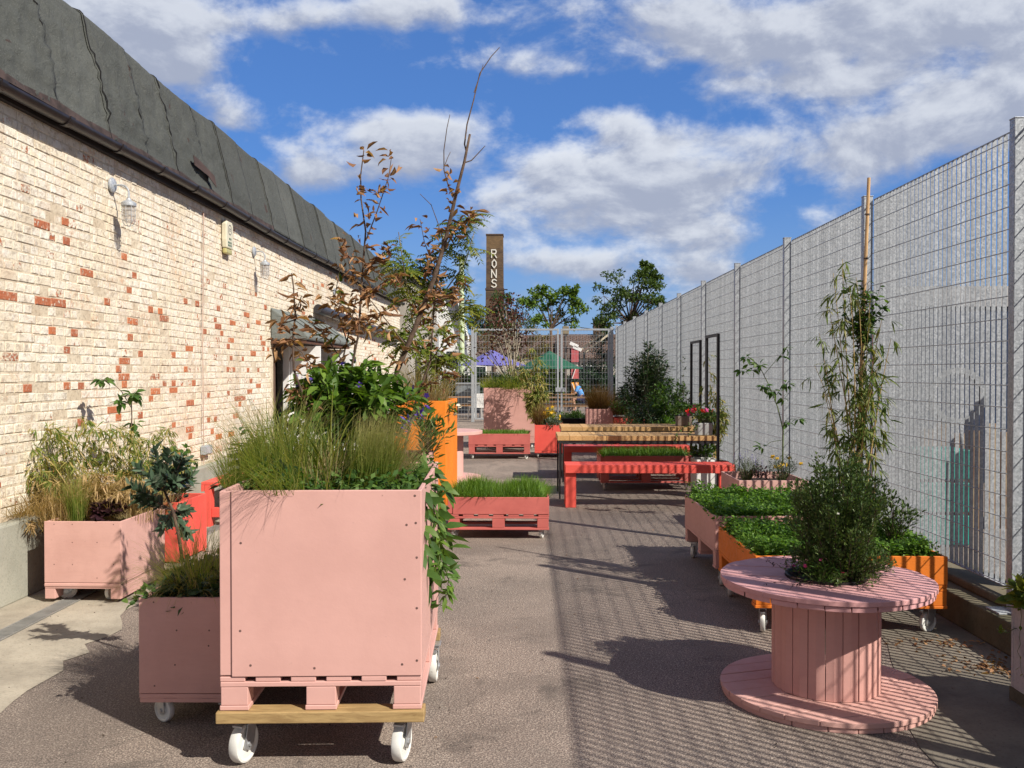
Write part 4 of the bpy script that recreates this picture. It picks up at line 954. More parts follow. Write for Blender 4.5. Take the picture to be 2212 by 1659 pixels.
def picnic(label, x, y, w, rz=0.):
    t = thing('picnic_table', label, 'picnic table', (x,y,0), rz, 'picnic tables beyond the gate')
    W = woodmat('picnic_wood', (.34,.20,.10), (.22,.12,.06), (1.5,12,12)) if 'picnic_wood' not in MATS else MATS['picnic_wood']
    for i in range(5): b = MB(); b.box((-w/2,-.36+i*.15,.71),(w/2,-.36+i*.15+.13,.75), prng.random()*.6); b.build('top_board', W, t, local=True)
    for s in (-1,1):
        b = MB(); b.box((-w/2,s*.68-.12,.42),(w/2,s*.68+.12,.46), prng.random()*.6); b.build('seat', W, t, local=True)
        b = MB(); b.bar((s*(w/2-.25),-.2,.70),(s*(w/2-.25),-.66,0),.05,.09); b.bar((s*(w/2-.25),.2,.70),(s*(w/2-.25),.66,0),.05,.09); b.box((s*(w/2-.25)-.02,-.78,.34),(s*(w/2-.25)+.02,.78,.415)); b.build('leg', plain('dark_legs', (.05,.05,.07)), t, local=True)
picnic('brown picnic table beyond the right gate leaf', at(1225,860,33).x, 33, 2.6, 0)
picnic('brown picnic table farther back under the green parasol', at(1190,860,37).x, 37.6, 2.0, 0)
picnic('dark slatted picnic table beyond the gate, left of the large far pink box', at(985,880,34).x, 33.5, 2.4, 0)
def tub_chair(label, x, y, rz):
    t = thing('plastic_chair', label, 'chair', (x,y,0), rz, 'white plastic chairs beyond the gate')
    b = MB(); b.box((-.24,-.22,.42),(.24,.22,.45)); b.build('seat', WHITEP, t, local=True, bevel=.01)
    b = MB(); b.prism([(-.24,.19,.451),(.24,.19,.451),(.20,.30,.90),(-.20,.30,.90)], (0,.025,0)); b.build('backrest', WHITEP, t, local=True, bevel=.01)
    for sx in (-1,1):
        b = MB(); b.box((sx*.25-.02,-.2,.62),(sx*.25+.02,.22,.65)); b.build('armrest', WHITEP, t, local=True, bevel=.006)
        for sy in (-1,1): b = MB(); b.bar((sx*.21,sy*.18,.42),(sx*.25,sy*.24,0),.045,.03); b.build('leg', WHITEP, t, local=True)
tub_chair('white plastic chair just beyond the gate post, nearer of the two', at(1030,880,31.5).x, 31.5, R(200))
tub_chair('white plastic chair beyond the gate partly hidden by the far pink box', at(1044,880,32.4).x, 32.4, R(150))
# grey metal bin store left, barbecue
bs = thing('metal_cabinet', 'grey metal serving cabinet beyond the gate under the left parasol', 'cabinet', (at(1010,850,38).x, 38, 0))
b = MB(); b.box((at(985,850,38).x,38,.0),(at(1035,850,38).x,38.7,1.15)); b.build('body', plain('dull_zinc', (.26,.29,.31), .35, .4), bs, bevel=.02)
b = MB(); b.box((at(984,850,38).x,37.95,1.151),(at(1036,850,38).x,38.72,1.2)); b.build('top', GALV, bs)
b = MB(); b.box((at(1010,850,38).x-.01,37.985,.1),(at(1010,850,38).x+.01,37.999,1.1)); b.build('door_gap', BLACK, bs)
# low seating wall, red signboard, floodlight post
sg = thing('red_signboard', 'tall red and orange painted board behind the seated person', 'sign board', (at(1240,800,42).x, 42, 0))
x0_, x1_ = at(1234,800,42).x, at(1250,800,42).x
for nm, za, zb, cc in (('upper_panel', 752, 782, (.42,.09,.10)),('middle_panel', 790, 818, (.45,.10,.10)),('lower_panel', 826, 850,(.72,.30,.03))):
    b = MB(); b.box((x0_,42,at(1240,zb,42).z),(x1_,42.05,at(1240,za,42).z)); b.build(nm, plain(nm+'_paint', cc, .6), sg)
b = MB(); b.box((x0_-.06,42.06,0),(x0_+.02,42.12,at(1240,752,42).z)); b.box((x1_-.02,42.06,0),(x1_+.06,42.12,at(1240,752,42).z)); b.build('frame', BLACK, sg)
b = MB(); b.bar((x0_+.04,41.97,at(1240,818,42).z),(x1_-.1,41.97,at(1240,790,42).z),.03,.12,up=(0,1,0)); b.bar((x0_+.04,41.97,at(1240,828,42).z),(x1_-.14,41.97,at(1240,850,42).z),.03,.12,up=(0,1,0)); b.build('stripe', WHITEP, sg)
fp = thing('floodlight_post', 'dark post with two pale floodlights beyond the right gate leaf', 'lamp post', (at(1233,800,40).x, 40, 0))
xp = at(1222,800,40).x; zt_ = at(1225,722,40).z
b = MB(); b.tube([(xp,40,0),(xp,40,zt_)], .06, 10); b.build('post', plain('brown_post', (.10,.08,.07)), fp)
b = MB(); b.box((xp-.14,39.86,zt_),(xp+.14,40.14,zt_+.35)); b.build('lantern', plain('lantern', (.22,.18,.12), .5), fp, bevel=.02)
for k,(px,py) in enumerate(((1240,745),(1247,753))):
    c = at(px,py,39.8); b = MB(); Mx = Matrix.Translation(c) @ Matrix.Rotation(R(24),4,'Y'); b.box((-.20,-.06,-.07),(.20,.06,.07),0,Mx); b.build('floodlight', WHITEP, fp, bevel=.01)
b = MB(); b.bar((xp,40,at(1225,752,40).z),(at(1250,752,40).x,39.9,at(1250,757,40).z),.03,.03); b.build('arm', BLACK, fp)
pg = thing('pergola_beams', 'pale sloping timber beams of a shelter behind the right gate leaf', 'shelter', (at(1290,800,45).x, 45, 0))
b = MB()
for (u0,v0,u1,v1) in ((1252,758,1305,718),(1262,762,1318,720)): b.bar(at(u0,v0,45),at(u1,v1,45),.09,.09,up=(0,1,0))
b.build('beam', plain('pale_beam', (.55,.48,.36), .6), pg)
b = MB()
for u in (1262,1312): q = at(u,760,45.2); b.box((q.x-.05,45.2,0),(q.x+.05,45.3,q.z)); 
b.build('post', BLACK, pg)
# overhead cable
cb = thing('overhead_cable', 'thin dark cable crossing the sky above the gate', 'cable', at(1260,705,50))
b = MB(); A_, B_ = at(1180,690,50), at(1345,713,50); b.tube([A_.lerp(B_, i/10) - Vector((0,0,.18*math.sin(math.pi*i/10))) for i in range(11)], .02, 5); b.build('wire', BLACK, cb)
# ================================================================== seated person beyond the gate
def person():
    c = at(1253, 835, 38.3); X, Y = c.x, 38.3
    t = thing('person', 'person in a light blue top and dark shorts sitting bent forward beyond the gate', 'person', (X,Y,0))
    st = thing('stool', 'dark stool under the seated person beyond the gate', 'stool', (X+.06,Y,0))
    b = MB(); b.box((X-.12,Y-.18,.42),(X+.26,Y+.18,.46)); b.build('seat', BLACKP, st, bevel=.01)
    for sx in (-.09,.23):
        for sy in (-.15,.15): b = MB(); b.box((X+sx-.015,Y+sy-.015,0),(X+sx+.015,Y+sy+.015,.419)); b.build('leg', BLACKP, st)
    def skin(name, pts, edges, rad, mat, par):
        me = bpy.data.meshes.new(name); me.from_pydata([tuple(p) for p in pts], edges, [])
        o = link(name, me, mat, par, True)
        o.modifiers.new('skin','SKIN'); sv = me.skin_vertices[0].data
        for i, r_ in enumerate(rad): sv[i].radius = (r_, r_) if not isinstance(r_, tuple) else r_
        sv[0].use_root = True
        s = o.modifiers.new('sub','SUBSURF'); s.levels = 2; s.render_levels = 2; return o
    # local coords, sits facing -x
    P = [(.08,0,.53),(.03,0,.72),(-.07,0,.93),(-.13,0,1.05),(-.17,0,1.14),(-.22,0,1.24),
         (.06,.10,.53),(-.34,.13,.52),(-.30,.13,.10),(-.42,.14,.04),
         (.06,-.10,.53),(-.30,-.13,.53),(-.20,-.13,.10),(-.32,-.14,.04),
         (-.10,.19,1.0),(-.20,.24,.76),(-.42,.16,.68),
         (-.10,-.19,1.0),(-.22,-.24,.76),(-.44,-.14,.70)]
    E = [(0,1),(1,2),(2,3),(3,4),(4,5),(0,6),(6,7),(7,8),(8,9),(0,10),(10,11),(11,12),(12,13),(3,14),(14,15),(15,16),(3,17),(17,18),(18,19)]
    rad = [.13,.125,.14,.085,.05,.09,.09,.065,.045,.04,.09,.065,.045,.04,.055,.042,.03,.055,.042,.03]
    SK = plain('skin', (.48,.27,.18), .6, var=.05, bmp=0)
    skin('body', P, E, rad, SK, t)
    skin('top', [(.08,0,.56),(.03,0,.72),(-.07,0,.93),(-.11,0,1.02),(-.10,.19,1.0),(-.19,.235,.80),(-.10,-.19,1.0),(-.2,-.235,.80)], [(0,1),(1,2),(2,3),(3,4),(4,5),(3,6),(6,7)], [.15,.145,.16,.10,.075,.06,.075,.06], plain('blue_shirt', (.10,.32,.72), .8, bmp=0), t)
    skin('shorts', [(.09,0,.53),(.06,.10,.53),(-.22,.125,.53),(.06,-.10,.53),(-.2,-.125,.53)], [(0,1),(1,2),(0,3),(3,4)], [.155,.11,.09,.11,.09], plain('navy_shorts', (.02,.035,.12), .8, bmp=0), t)
    skin('hair', [(-.19,0,1.28),(-.17,0,1.20)], [(0,1)], [.105,.08], plain('dark_hair', (.03,.017,.01), .7, bmp=0), t)
person()
# things beyond the steel fence on the right, glimpsed between the bars; last, an added shadow caster out of view
CYY = 13.6; xL = at(1925,800,CYY).x
ct = thing('blue_container', 'dark blue container with a pale ring emblem glimpsed through the steel fence', 'container', (xL+2, CYY, 0))
b = MB(); b.box((xL,CYY,.0),(xL+5.4,CYY+2.6,2.62)); b.build('body', plain('blue_panel', (.005,.022,.07), .5), ct, bevel=.02)
em = at(2070,855,CYY-.02); b = MB(); b.lathe([(.34,0),(.34,.02),(.42,.02),(.42,0)], 36, (em.x,CYY-.03,em.z), 'Y', closed=True); b.build('emblem', plain('grey_emblem', (.22,.24,.26), .6), ct)
b = MB(); b.box((xL-.05,CYY-.05,2.621),(xL+5.45,CYY+2.65,2.92)); b.build('roof_edge', plain('pale_panel', (.34,.34,.35), .6), ct)
rc = thing('red_hoarding', 'dark red upright hoarding left of the blue container behind the fence', 'hoarding', (xL-.3,CYY,0))
b = MB(); b.box((xL-.75,CYY+.1,0),(xL-.06,CYY+.2,2.7)); b.build('panel', plain('dark_red_panel', (.10,.012,.014), .6), rc, bevel=.01)
b = MB(); b.box((xL-.80,CYY+.06,2.701),(xL-.05,CYY+.24,2.76)); b.build('cap', BLACK, rc)
gc = thing('teal_crate', 'teal plastic crates stacked low behind the fence near the second post', 'crate', (4.3,8.6,0))
xg = at(2040,1100,8.6).x
for k in range(3):
    b = MB(); b.box((xg-.24,8.6,.02+k*.31),(xg+.24,9.0,.30+k*.31)); b.build('crate_body', plain('teal_plastic%d'%k, (.02,.30,.25), .5), gc, bevel=.01)
sh = thing('board_stack', 'pale and brown upright boards leaning behind the fence near the tall post', 'boards', (5.2,9.6,0))
xs = at(2085,1000,9.6).x
for k in range(13):
    b = MB(); b.box((xs-.45+k*.17,9.6+.03*(k%2),0),(xs-.32+k*.17,9.66+.03*(k%2),1.05+.06*math.sin(k*2)), prng.random()*.8); b.build('board', woodmat('old_boards', (.42,.34,.22), (.16,.07,.045), (8,8,1)) if k == 0 else MATS['old_boards'], sh)
nbd = thing('shadow_board', 'unseen dark brown board on two posts, added outside the steel fence for its shadow', 'board', (3.62,5.6,0))  # board added out of frame, outline shaped to cast the stepped shadow on the bars
b = MB()
b.prism([(3.62,5.52,.75),(3.62,6.02,.75),(3.62,6.04,1.72),(3.62,5.84,1.80),(3.62,5.82,1.98),(3.62,5.62,2.16),(3.62,5.54,2.16)], (.03,0,0)); b.build('panel', plain('brown_board', (.08,.05,.035), .8), nbd)
for yy in (5.56,5.92): b = MB(); b.box((3.655,yy,0),(3.69,yy+.05,1.9)); b.build('post', BLACK, nbd)
# ================================================================== plants
LM = {
 'bright': leafmat('bright_leaves', [(.045,.095,.012),(.085,.165,.022),(.16,.255,.035)]),
 'turf': leafmat('turf_leaves', [(.06,.14,.012),(.115,.225,.022),(.20,.31,.045)], trans=.4),
 'cress': leafmat('parsley_leaves', [(.06,.145,.014),(.115,.235,.028),(.20,.34,.055)], trans=.4),
 'mid': leafmat('green_leaves', [(.035,.085,.016),(.065,.135,.024),(.12,.20,.04)]),
 'dark': leafmat('dark_leaves', [(.024,.05,.020),(.042,.082,.03),(.075,.125,.05)], .38, .18),
 'bay': leafmat('bay_leaves', [(.035,.062,.038),(.062,.105,.062),(.13,.18,.115)], .3, .12, .5),
 'myrtle': leafmat('small_dark_leaves', [(.045,.085,.024),(.08,.135,.036),(.15,.20,.06)], .42, .25),
 'olive': leafmat('olive_blades', [(.13,.20,.035),(.23,.30,.06),(.38,.38,.11)], .6, .55, tipcol=(.36,.31,.13)),
 'straw': leafmat('straw_blades', [(.26,.20,.085),(.40,.32,.15),(.50,.42,.23)], .7, .4),
 'bamboo': leafmat('bamboo_leaves', [(.07,.13,.02),(.15,.20,.035),(.32,.30,.08),(.50,.38,.15)], .5, .4),
 'bamboog': leafmat('green_bamboo_leaves', [(.06,.11,.022),(.11,.17,.035),(.20,.24,.06),(.33,.30,.12)], .5, .4),
 'bambood': leafmat('dry_bamboo_leaves', [(.24,.17,.06),(.40,.28,.12),(.54,.37,.20)], .6, .35),
 'brown': leafmat('dead_leaves', [(.15,.065,.033),(.32,.16,.075),(.48,.29,.15)], .65, .3),
 'ygreen': leafmat('yellow_green_leaves', [(.08,.13,.02),(.15,.19,.03),(.27,.25,.045)], trans=.42),
 'bronze': leafmat('bronze_leaves', [(.035,.010,.008),(.075,.022,.014),(.13,.045,.022)], .5, .25),
 'purple': leafmat('purple_leaves', [(.022,.008,.012),(.045,.016,.022),(.07,.03,.03)], .5, .15),
 'rust': leafmat('rust_blades', [(.10,.055,.018),(.17,.09,.03),(.24,.14,.05)], .7, .3),
 'grey': leafmat('grey_green_leaves', [(.06,.085,.06),(.10,.13,.09),(.15,.18,.13)], .6, .25),
 'violet': leafmat('violet_petals', [(.08,.04,.35),(.14,.07,.5)], .6, .3),
 'yellowf': leafmat('yellow_petals', [(.75,.42,.02),(.85,.55,.04)], .6, .3),
 'redf': leafmat('red_petals', [(.55,.015,.015),(.70,.04,.03)], .6, .3),
 'pinkf': leafmat('magenta_petals', [(.45,.03,.16),(.55,.07,.26)], .6, .3),
 'whitef': leafmat('white_petals', [(.75,.73,.66),(.8,.78,.7)], .6, .3),
}
def bez(a, b, c, t): return a*(1-t)**2 + b*2*t*(1-t) + c*t*t
def plant(name, label, cat, base, group=None): return thing(name, label, cat, tuple(base), 0, group)
def petals(f, P, size, n=5, g=None):
    for p in P:
        ax = unit(f.g.normal(size=3)+np.array([0,-.8,.8])); a0 = f.g.random()*6
        u = unit(np.cross(ax,[0,0,1.01])); v = np.cross(ax,u)
        an = a0+2*np.pi*np.arange(n)/n
        D = np.cos(an)[:,None]*u+np.sin(an)[:,None]*v+ax*.35
        f.leaves(np.repeat([p],n,0), D, np.repeat([ax],n,0), size*.6, size*.45, .3, .1, simple=True)
def spikes(f, P, h, size, n=18):
    for p in P:
        q = np.array(p)[None]+np.stack([f.g.normal(0,size*.25,n), f.g.normal(0,size*.25,n), np.linspace(0,h,n)],1)
        f.leaves(q, f.g.normal(size=(n,3))+[0,0,.4], f.g.normal(size=(n,3)), size, size*.6, simple=True)
def shrub(name, label, cat, base, Rxy, h, nst, lps, L, W, lm, sm=None, seed=1, lean=(0,0), t0=.25, up=.35, twig=.05, curl=.25, fold=.25, simple=False, sr=.004, group=None, dome=.45, flowers=None, spread0=.15, droop=0., jag=.25, t=None, whorl=False):
    base = Vector(base); t = t or plant(name, label, cat, base, group); f = Fol(seed); g = f.g; sb = MB()
    tips = []; B0 = np.array(base)
    for i in range(nst):
        a = g.random()*2*np.pi; r = math.sqrt(g.random()); H = h*(1-dome*r*r)*g.uniform(1-jag,1.03)
        b0 = B0 + [math.cos(a)*Rxy*spread0*r, math.sin(a)*Rxy*spread0*r, 0]
        tip = B0 + [math.cos(a)*Rxy*r+lean[0], math.sin(a)*Rxy*r+lean[1], H]
        mid = b0*.5+tip*.5 + np.array([-(tip-b0)[0]*.25, -(tip-b0)[1]*.25, H*.12]) + g.normal(0,.03*h,3)
        tip2 = tip - np.array([0,0,droop*H*r])
        ts = np.linspace(0,1,6); sb.tube([bez(b0,mid,tip2,q) for q in ts], [sr*(1-.75*q) for q in ts], 5, cap=False); tips.append(tip2)
        n = lps; tt = t0+(1-t0)*g.random(n)**.75; P = bez(b0[None],mid[None],tip2[None],tt[:,None])
        T = 2*(1-tt)[:,None]*(mid-b0)+2*tt[:,None]*(tip2-mid); T = unit(T)
        o = g.normal(size=(n,3)); o = unit(o - T*(o*T).sum(1)[:,None])
        P = P + o*(g.random(n)[:,None]*twig)
        D = o*1.0 + T*g.uniform(.2,.9,n)[:,None] + np.array([0,0,up])
        Nn = np.array([0,0,1.])*1.0 + o*.4 + g.normal(0,.3,(n,3))
        if whorl: Nn = T + g.normal(0,.25,(n,3)); D = o + T*.35
        s_ = g.uniform(.6,1.15,n); f.leaves(P, D, Nn, L*s_, W*s_, curl, fold, simple=simple)
    if sm is not False: sb.build('stems', sm or BARK, t, fix=False, smooth=True)
    f.build('foliage', lm, t)
    if flowers:
        for nm, fm, n, size, kind in flowers:
            ff = Fol(seed+50); idx = ff.g.integers(0,len(tips),n); P = [np.array(tips[k]) + ff.g.normal(0,L*.5,3) for k in idx]
            if kind == 'spike': spikes(ff, P, size*4, size*.5)
            else: petals(ff, P, size)
            ff.build(nm, fm, t)
    return t
def grass(name, label, base, n, L, W, lm, seed=1, R0=.06, th=(.05,.5), curv=(.3,1.3), az=None, group=None, stuff=False, seg=5, t=None, partname='blades', cat='grass clump'):
    base = Vector(base); t = t or plant(name, label, cat, base, group); f = Fol(seed); g = f.g
    a = g.random(n)*2*np.pi; r = np.sqrt(g.random(n))*R0
    P = np.array(base)[None]+np.stack([np.cos(a)*r,np.sin(a)*r,0*r],1)
    aa = a+g.normal(0,.7,n) if az is None else g.normal(az[0],az[1],n)
    f.blades(P, aa, g.uniform(*th,n), g.uniform(*curv,n), L*g.uniform(.5,1.1,n), W*g.uniform(.6,1.2,n), seg)
    f.build(partname, lm, t); return t
def cover(label, x0, y0, x1, y1, z, h, n, lm, seed, kind='blade', L=.08, W=.008, mound=None, over=.03, name='grass'):
    """low growth nobody could count, filling a planter"""
    f = Fol(seed); g = f.g; x = g.uniform(x0,x1,n); y = g.uniform(y0,y1,n)
    hh = np.array([mnoise.noise(Vector((a*4+seed,b*4,seed))) for a,b in zip(x,y)])
    mz = z + .02*hh + (mound(x,y) if mound else 0)
    ed = np.minimum(np.minimum(x-x0,x1-x),np.minimum(y-y0,y1-y)); ed = np.clip(ed/.08,0,1)
    if kind == 'blade':
        az = np.arctan2(y-(y0+y1)/2, x-(x0+x1)/2)*(1-ed)+ (g.random(n)*2*np.pi)*ed
        f.blades(np.stack([x,y,mz],1), az, g.uniform(0,.6,n)+.4*(1-ed), g.uniform(.2,1.3,n), h*g.uniform(.5,1.2,n), W*g.uniform(.6,1.3,n), 4)
    else:
        m = 5; # small leafy sprigs: clusters of leaflets on short stalks
        px = np.repeat(x,m)+g.normal(0,L*.5,n*m); py = np.repeat(y,m)+g.normal(0,L*.5,n*m); pz = np.repeat(mz + h*g.uniform(.15,1.,n)*(1+.5*hh),m)+g.normal(0,L*.3,n*m)
        D = g.normal(size=(n*m,3))*[1,1,.4]+[0,0,.45]; Nn = g.normal(0,.5,(n*m,3))+[0,-.2,1]
        f.leaves(np.stack([px,py,pz],1), D, Nn, L*g.uniform(.5,1.2,n*m), W*g.uniform(.6,1.2,n*m), .3, .2, simple=True)
        f.blades(np.stack([x,y,mz],1)[::3], g.random(len(x[::3]))*6, .2, .4, h*.8, .003, 3)
    o = f.build(name, lm, None); o['kind'] = 'stuff'; o['label'] = label; return o
def vine(t, paths, L, W, lm, seed, per=14, part='foliage', stem=GREENSTEM, sr=.003, fold=.15, curl=.3, simple=False, outw=(0,0,0), spread=1.):
    f = Fol(seed); g = f.g; sb = MB()
    for pts in paths:
        pts = [np.array(p, float) for p in pts]; k = len(pts)-1
        fine = []
        for i in range(k):
            for q in np.linspace(0,1,5)[:-1 if i<k-1 else 5]: fine.append(pts[i]*(1-q)+pts[i+1]*q + g.normal(0,.004,3))
        sb.tube(fine, [sr*(1-.6*i/len(fine)) for i in range(len(fine))], 5, cap=False)
        n = per; idx = g.random(n)*(len(fine)-1.001); i0 = idx.astype(int); fr = (idx-i0)[:,None]; A = np.array(fine)
        P = A[i0]*(1-fr)+A[i0+1]*fr; T = unit(A[i0+1]-A[i0]); o = g.normal(size=(n,3))*spread+np.array(outw); o = unit(o-T*(o*T).sum(1)[:,None])
        D = o + T*g.uniform(.1,.9,n)[:,None]; Nn = g.normal(0,.5,(n,3))+[0,-.3,1]+np.array(outw)*.5
        s = g.uniform(.55,1.1,n); f.leaves(P, D, Nn, L*s, W*s, curl, fold, simple=simple)
    if stem: sb.build('stems', stem, t, fix=False, smooth=True)
    f.build(part, lm, t)
V3 = lambda *a: Vector(a)
# ---- front pink planter
z1 = 1.10
grass('long_grass', 'long loose blades arching over the middle of the big pink planter', (-.95,4.0,1.10), 130, .58, .0042, LM['ygreen'], 16, .25, (.1,.7), (.5,1.9), seg=8)
t = grass('feather_grass', 'olive feather grass at the left of the big pink planter, tips above the door sill', at(600,1052,4.15), 620, .48, .0032, LM['olive'], 1, .12, (.0,.5), (.3,1.8), seg=7)
grass('', '', at(640,1052,4.35), 220, .40, .006, LM['mid'], 2, .15, (.0,.5), (.2,1.5), t=t, partname='inner_blades')
t = grass('feather_grass', 'dense feather grass swept right at the right end of the big pink planter', at(800,1050,4.1), 1300, .34, .0027, LM['olive'], 3, .10, (.02,.5), (.1,.8), az=(.25,.9), seg=7)
grass('', '', at(835,1050,4.2), 320, .42, .0022, LM['straw'], 4, .08, (.2,.8), (.1,.8), az=(.2,.5), t=t, partname='seed_heads', seg=6)
t = grass('sedge', 'yellow green broad bladed sedge in the middle of the big pink planter', at(712,1050,4.25), 120, .40, .010, LM['ygreen'], 5, .08, (.05,.6), (.3,1.5), seg=6)
grass('', '', at(690,1052,4.1), 160, .30, .004, LM['straw'], 6, .12, (.1,.7), (.3,1.5), t=t, partname='dry_blades')
grass('fine_grass', 'fine drooping grass at the left corner of the big pink planter', at(520,1050,4.2), 420, .34, .0026, LM['olive'], 7, .10, (.05,.7), (.4,1.7), seg=6)
grass('fine_grass', 'wispy grass spilling over the front edge of the big pink planter', (-1.02,3.80,1.14), 150, .36, .0024, LM['olive'], 8, .09, (.4,1.0), (.9,2.0), az=(-1.9,.5), seg=8)
shrub('heuchera', 'dark lobed leaf plant low at the left of the big pink planter', 'plant', at(592,1060,3.98), .10, .07, 7, 3, .075, .07, LM['dark'], GREENSTEM, 9, t0=.8, simple=False, fold=.1)
cover('low mixed greenery between the grasses of the big pink planter', -1.22, 3.82, -.50, 4.85, 1.09, .11, 650, LM['mid'], 10, 'leaf', .045, .02, name='ground_cover')
# trailing climber over the right edge
vt = plant('trailing_vine', 'broad leaved climber trailing down the right side of the big pink planter', 'climber', (-.52,4.3,1.1))
e = lambda px,py,Y: at(px,py,Y)
paths = [[e(860,1050,4.3),e(905,1035,4.3),e(915,1110,4.25),e(918,1180,4.2),e(905,1240,4.1)],
 [e(880,1040,4.5),e(925,1030,4.5),e(940,1100,4.5),e(948,1180,4.45),e(962,1240,4.4),e(940,1310,4.4)],
 [e(890,1030,4.6),e(935,1010,4.7),e(958,1050,4.7),e(955,1120,4.6),e(968,1190,4.5)],
 [e(890,1060,4.05),e(912,1060,4.02),e(915,1120,4.0),e(908,1170,3.95),e(898,1195,3.9)],
 [e(905,1030,4.4),e(938,1060,4.4),e(936,1140,4.35),e(930,1215,4.3),e(915,1270,4.2)]]
vine(vt, paths, .115, .045, LM['mid'], 21, per=34, outw=(.5,-.35,-.25), curl=.35)
vine(vt, [[e(915,1060,4.35),e(945,1085,4.3),e(950,1160,4.3),e(945,1230,4.2)],[e(930,1190,4.3),e(965,1230,4.3),e(972,1270,4.3),e(950,1310,4.3)]], .07, .022, LM['bright'], 22, per=40, part='young_leaves', outw=(.4,-.2,-.1))
# ---- second planter: leafy salvia, twig tree, whips
cs = at(765,990,5.55)
shrub('salvia', 'big leaved green salvia with violet blue flowers behind the grasses', 'shrub', (cs.x,5.55,1.06), .41, .70, 52, 46, .095, .046, LM['bright'], GREENSTEM, 31, t0=.25, up=.1, twig=.08, dome=.35, curl=.35, flowers=[('flowers', LM['violet'], 22, .035, 'petal'),('flower_spikes', LM['violet'], 4, .018, 'spike')])
shrub('salvia', 'smaller leaved green bush at the left of the big leaved salvia, white flowered', 'shrub', (at(650,990,5.35).x,5.35,1.06), .22, .42, 16, 24, .06, .024, LM['mid'], GREENSTEM, 32, t0=.2, flowers=[('flowers', LM['whitef'], 26, .035, 'petal')])
shrub('leafy_shrub', 'narrow leaved shrub at the right end of the second pink planter', 'shrub', (at(925,1000,6.1).x,6.1,1.06), .17, .36, 13, 26, .07, .018, LM['mid'], BARK, 33, t0=.1, up=.6, dome=.3)
vsx = plant('salvia_spray', 'violet flower spray crossing the front of the orange box', 'flower', at(860,930,5.3)); vine(vsx, [[at(840,960,5.3),at(880,905,5.3),at(922,872,5.3)],[at(860,940,5.3),at(900,900,5.3),at(915,890,5.3)]], .045, .014, LM['violet'], 34, per=26, simple=True)
def tw(px, py, Y=5.85): return at(px, py, Y)
tree = plant('bare_tree', 'tall leaning bare young tree rising from the pink planter, highest plant in the yard', 'tree', (tw(842,1010).x, 5.85, 1.06))
TR = [(842,1010),(850,880),(858,800),(900,700),(938,600),(962,520),(985,420),(1003,350),(1015,290)]
b = MB(); b.tube([tw(*p) for p in TR], [.020,.019,.018,.0165,.015,.0135,.011,.009,.0075], 10)
b.build('trunk', BARK, tree, smooth=True, fix=False)
brs = [([(1008,330),(1003,310),(1008,265),(1022,210),(1035,150),(1060,110),(1078,88)], .006), ([(1002,352),(1018,345),(1035,325),(1047,310)], .005), ([(1024,200),(1040,150),(1043,135)], .0035),
       ([(985,430),(968,400),(958,365),(957,320),(963,270),(969,238)], .0048), ([(958,365),(966,340),(972,325)], .003), ([(962,520),(1000,480),(1030,455),(1040,450)], .005),
       ([(938,600),(930,560),(915,520),(905,470)], .0045), ([(915,670),(955,640),(1000,620),(1025,600)], .005), ([(880,750),(840,700),(800,650),(775,630)], .005), ([(958,525),(945,480),(930,440),(905,415)], .004)]
b = MB(); 
for pts, r0 in brs: b.tube([tw(*p)+V3(0,(i*.02),0) for i,p in enumerate(pts)], [r0*(1-.7*i/len(pts)) for i in range(len(pts))], 6, cap=False)
b.build('branches', BARK, tree, smooth=True, fix=False)
def dead(t, paths, n, L, seed, mat=None, part='dead_leaves', W=None):
    f = Fol(seed); g = f.g
    for pts in paths:
        A = np.array([np.array(p) for p in pts]); m = n; idx = g.random(m)*(len(A)-1.001); i0 = idx.astype(int); fr=(idx-i0)[:,None]
        P = A[i0]*(1-fr)+A[i0+1]*fr + g.normal(0,.022,(m,3)); D = g.normal(size=(m,3))*[1.,.7,.35]+[0,0,-.15]
        f.leaves(P, D, g.normal(size=(m,3))+[0,0,.6], L*g.uniform(.45,1.15,m), (W or L*.27)*g.uniform(.6,1.2,m), g.uniform(.0,.45,m), g.uniform(.6,2.4,m))
    f.build(part, mat or LM['brown'], t)
dead(tree, [[tw(*p) for p in ((962,520),(1000,480),(1030,455))],[tw(*p) for p in ((938,600),(915,520),(905,470))],[tw(*p) for p in ((958,365),(985,430),(962,520))],[tw(*p) for p in ((915,670),(955,640),(1010,610))],[tw(*p) for p in ((860,790),(900,700),(938,600))]], 34, .08, 41)
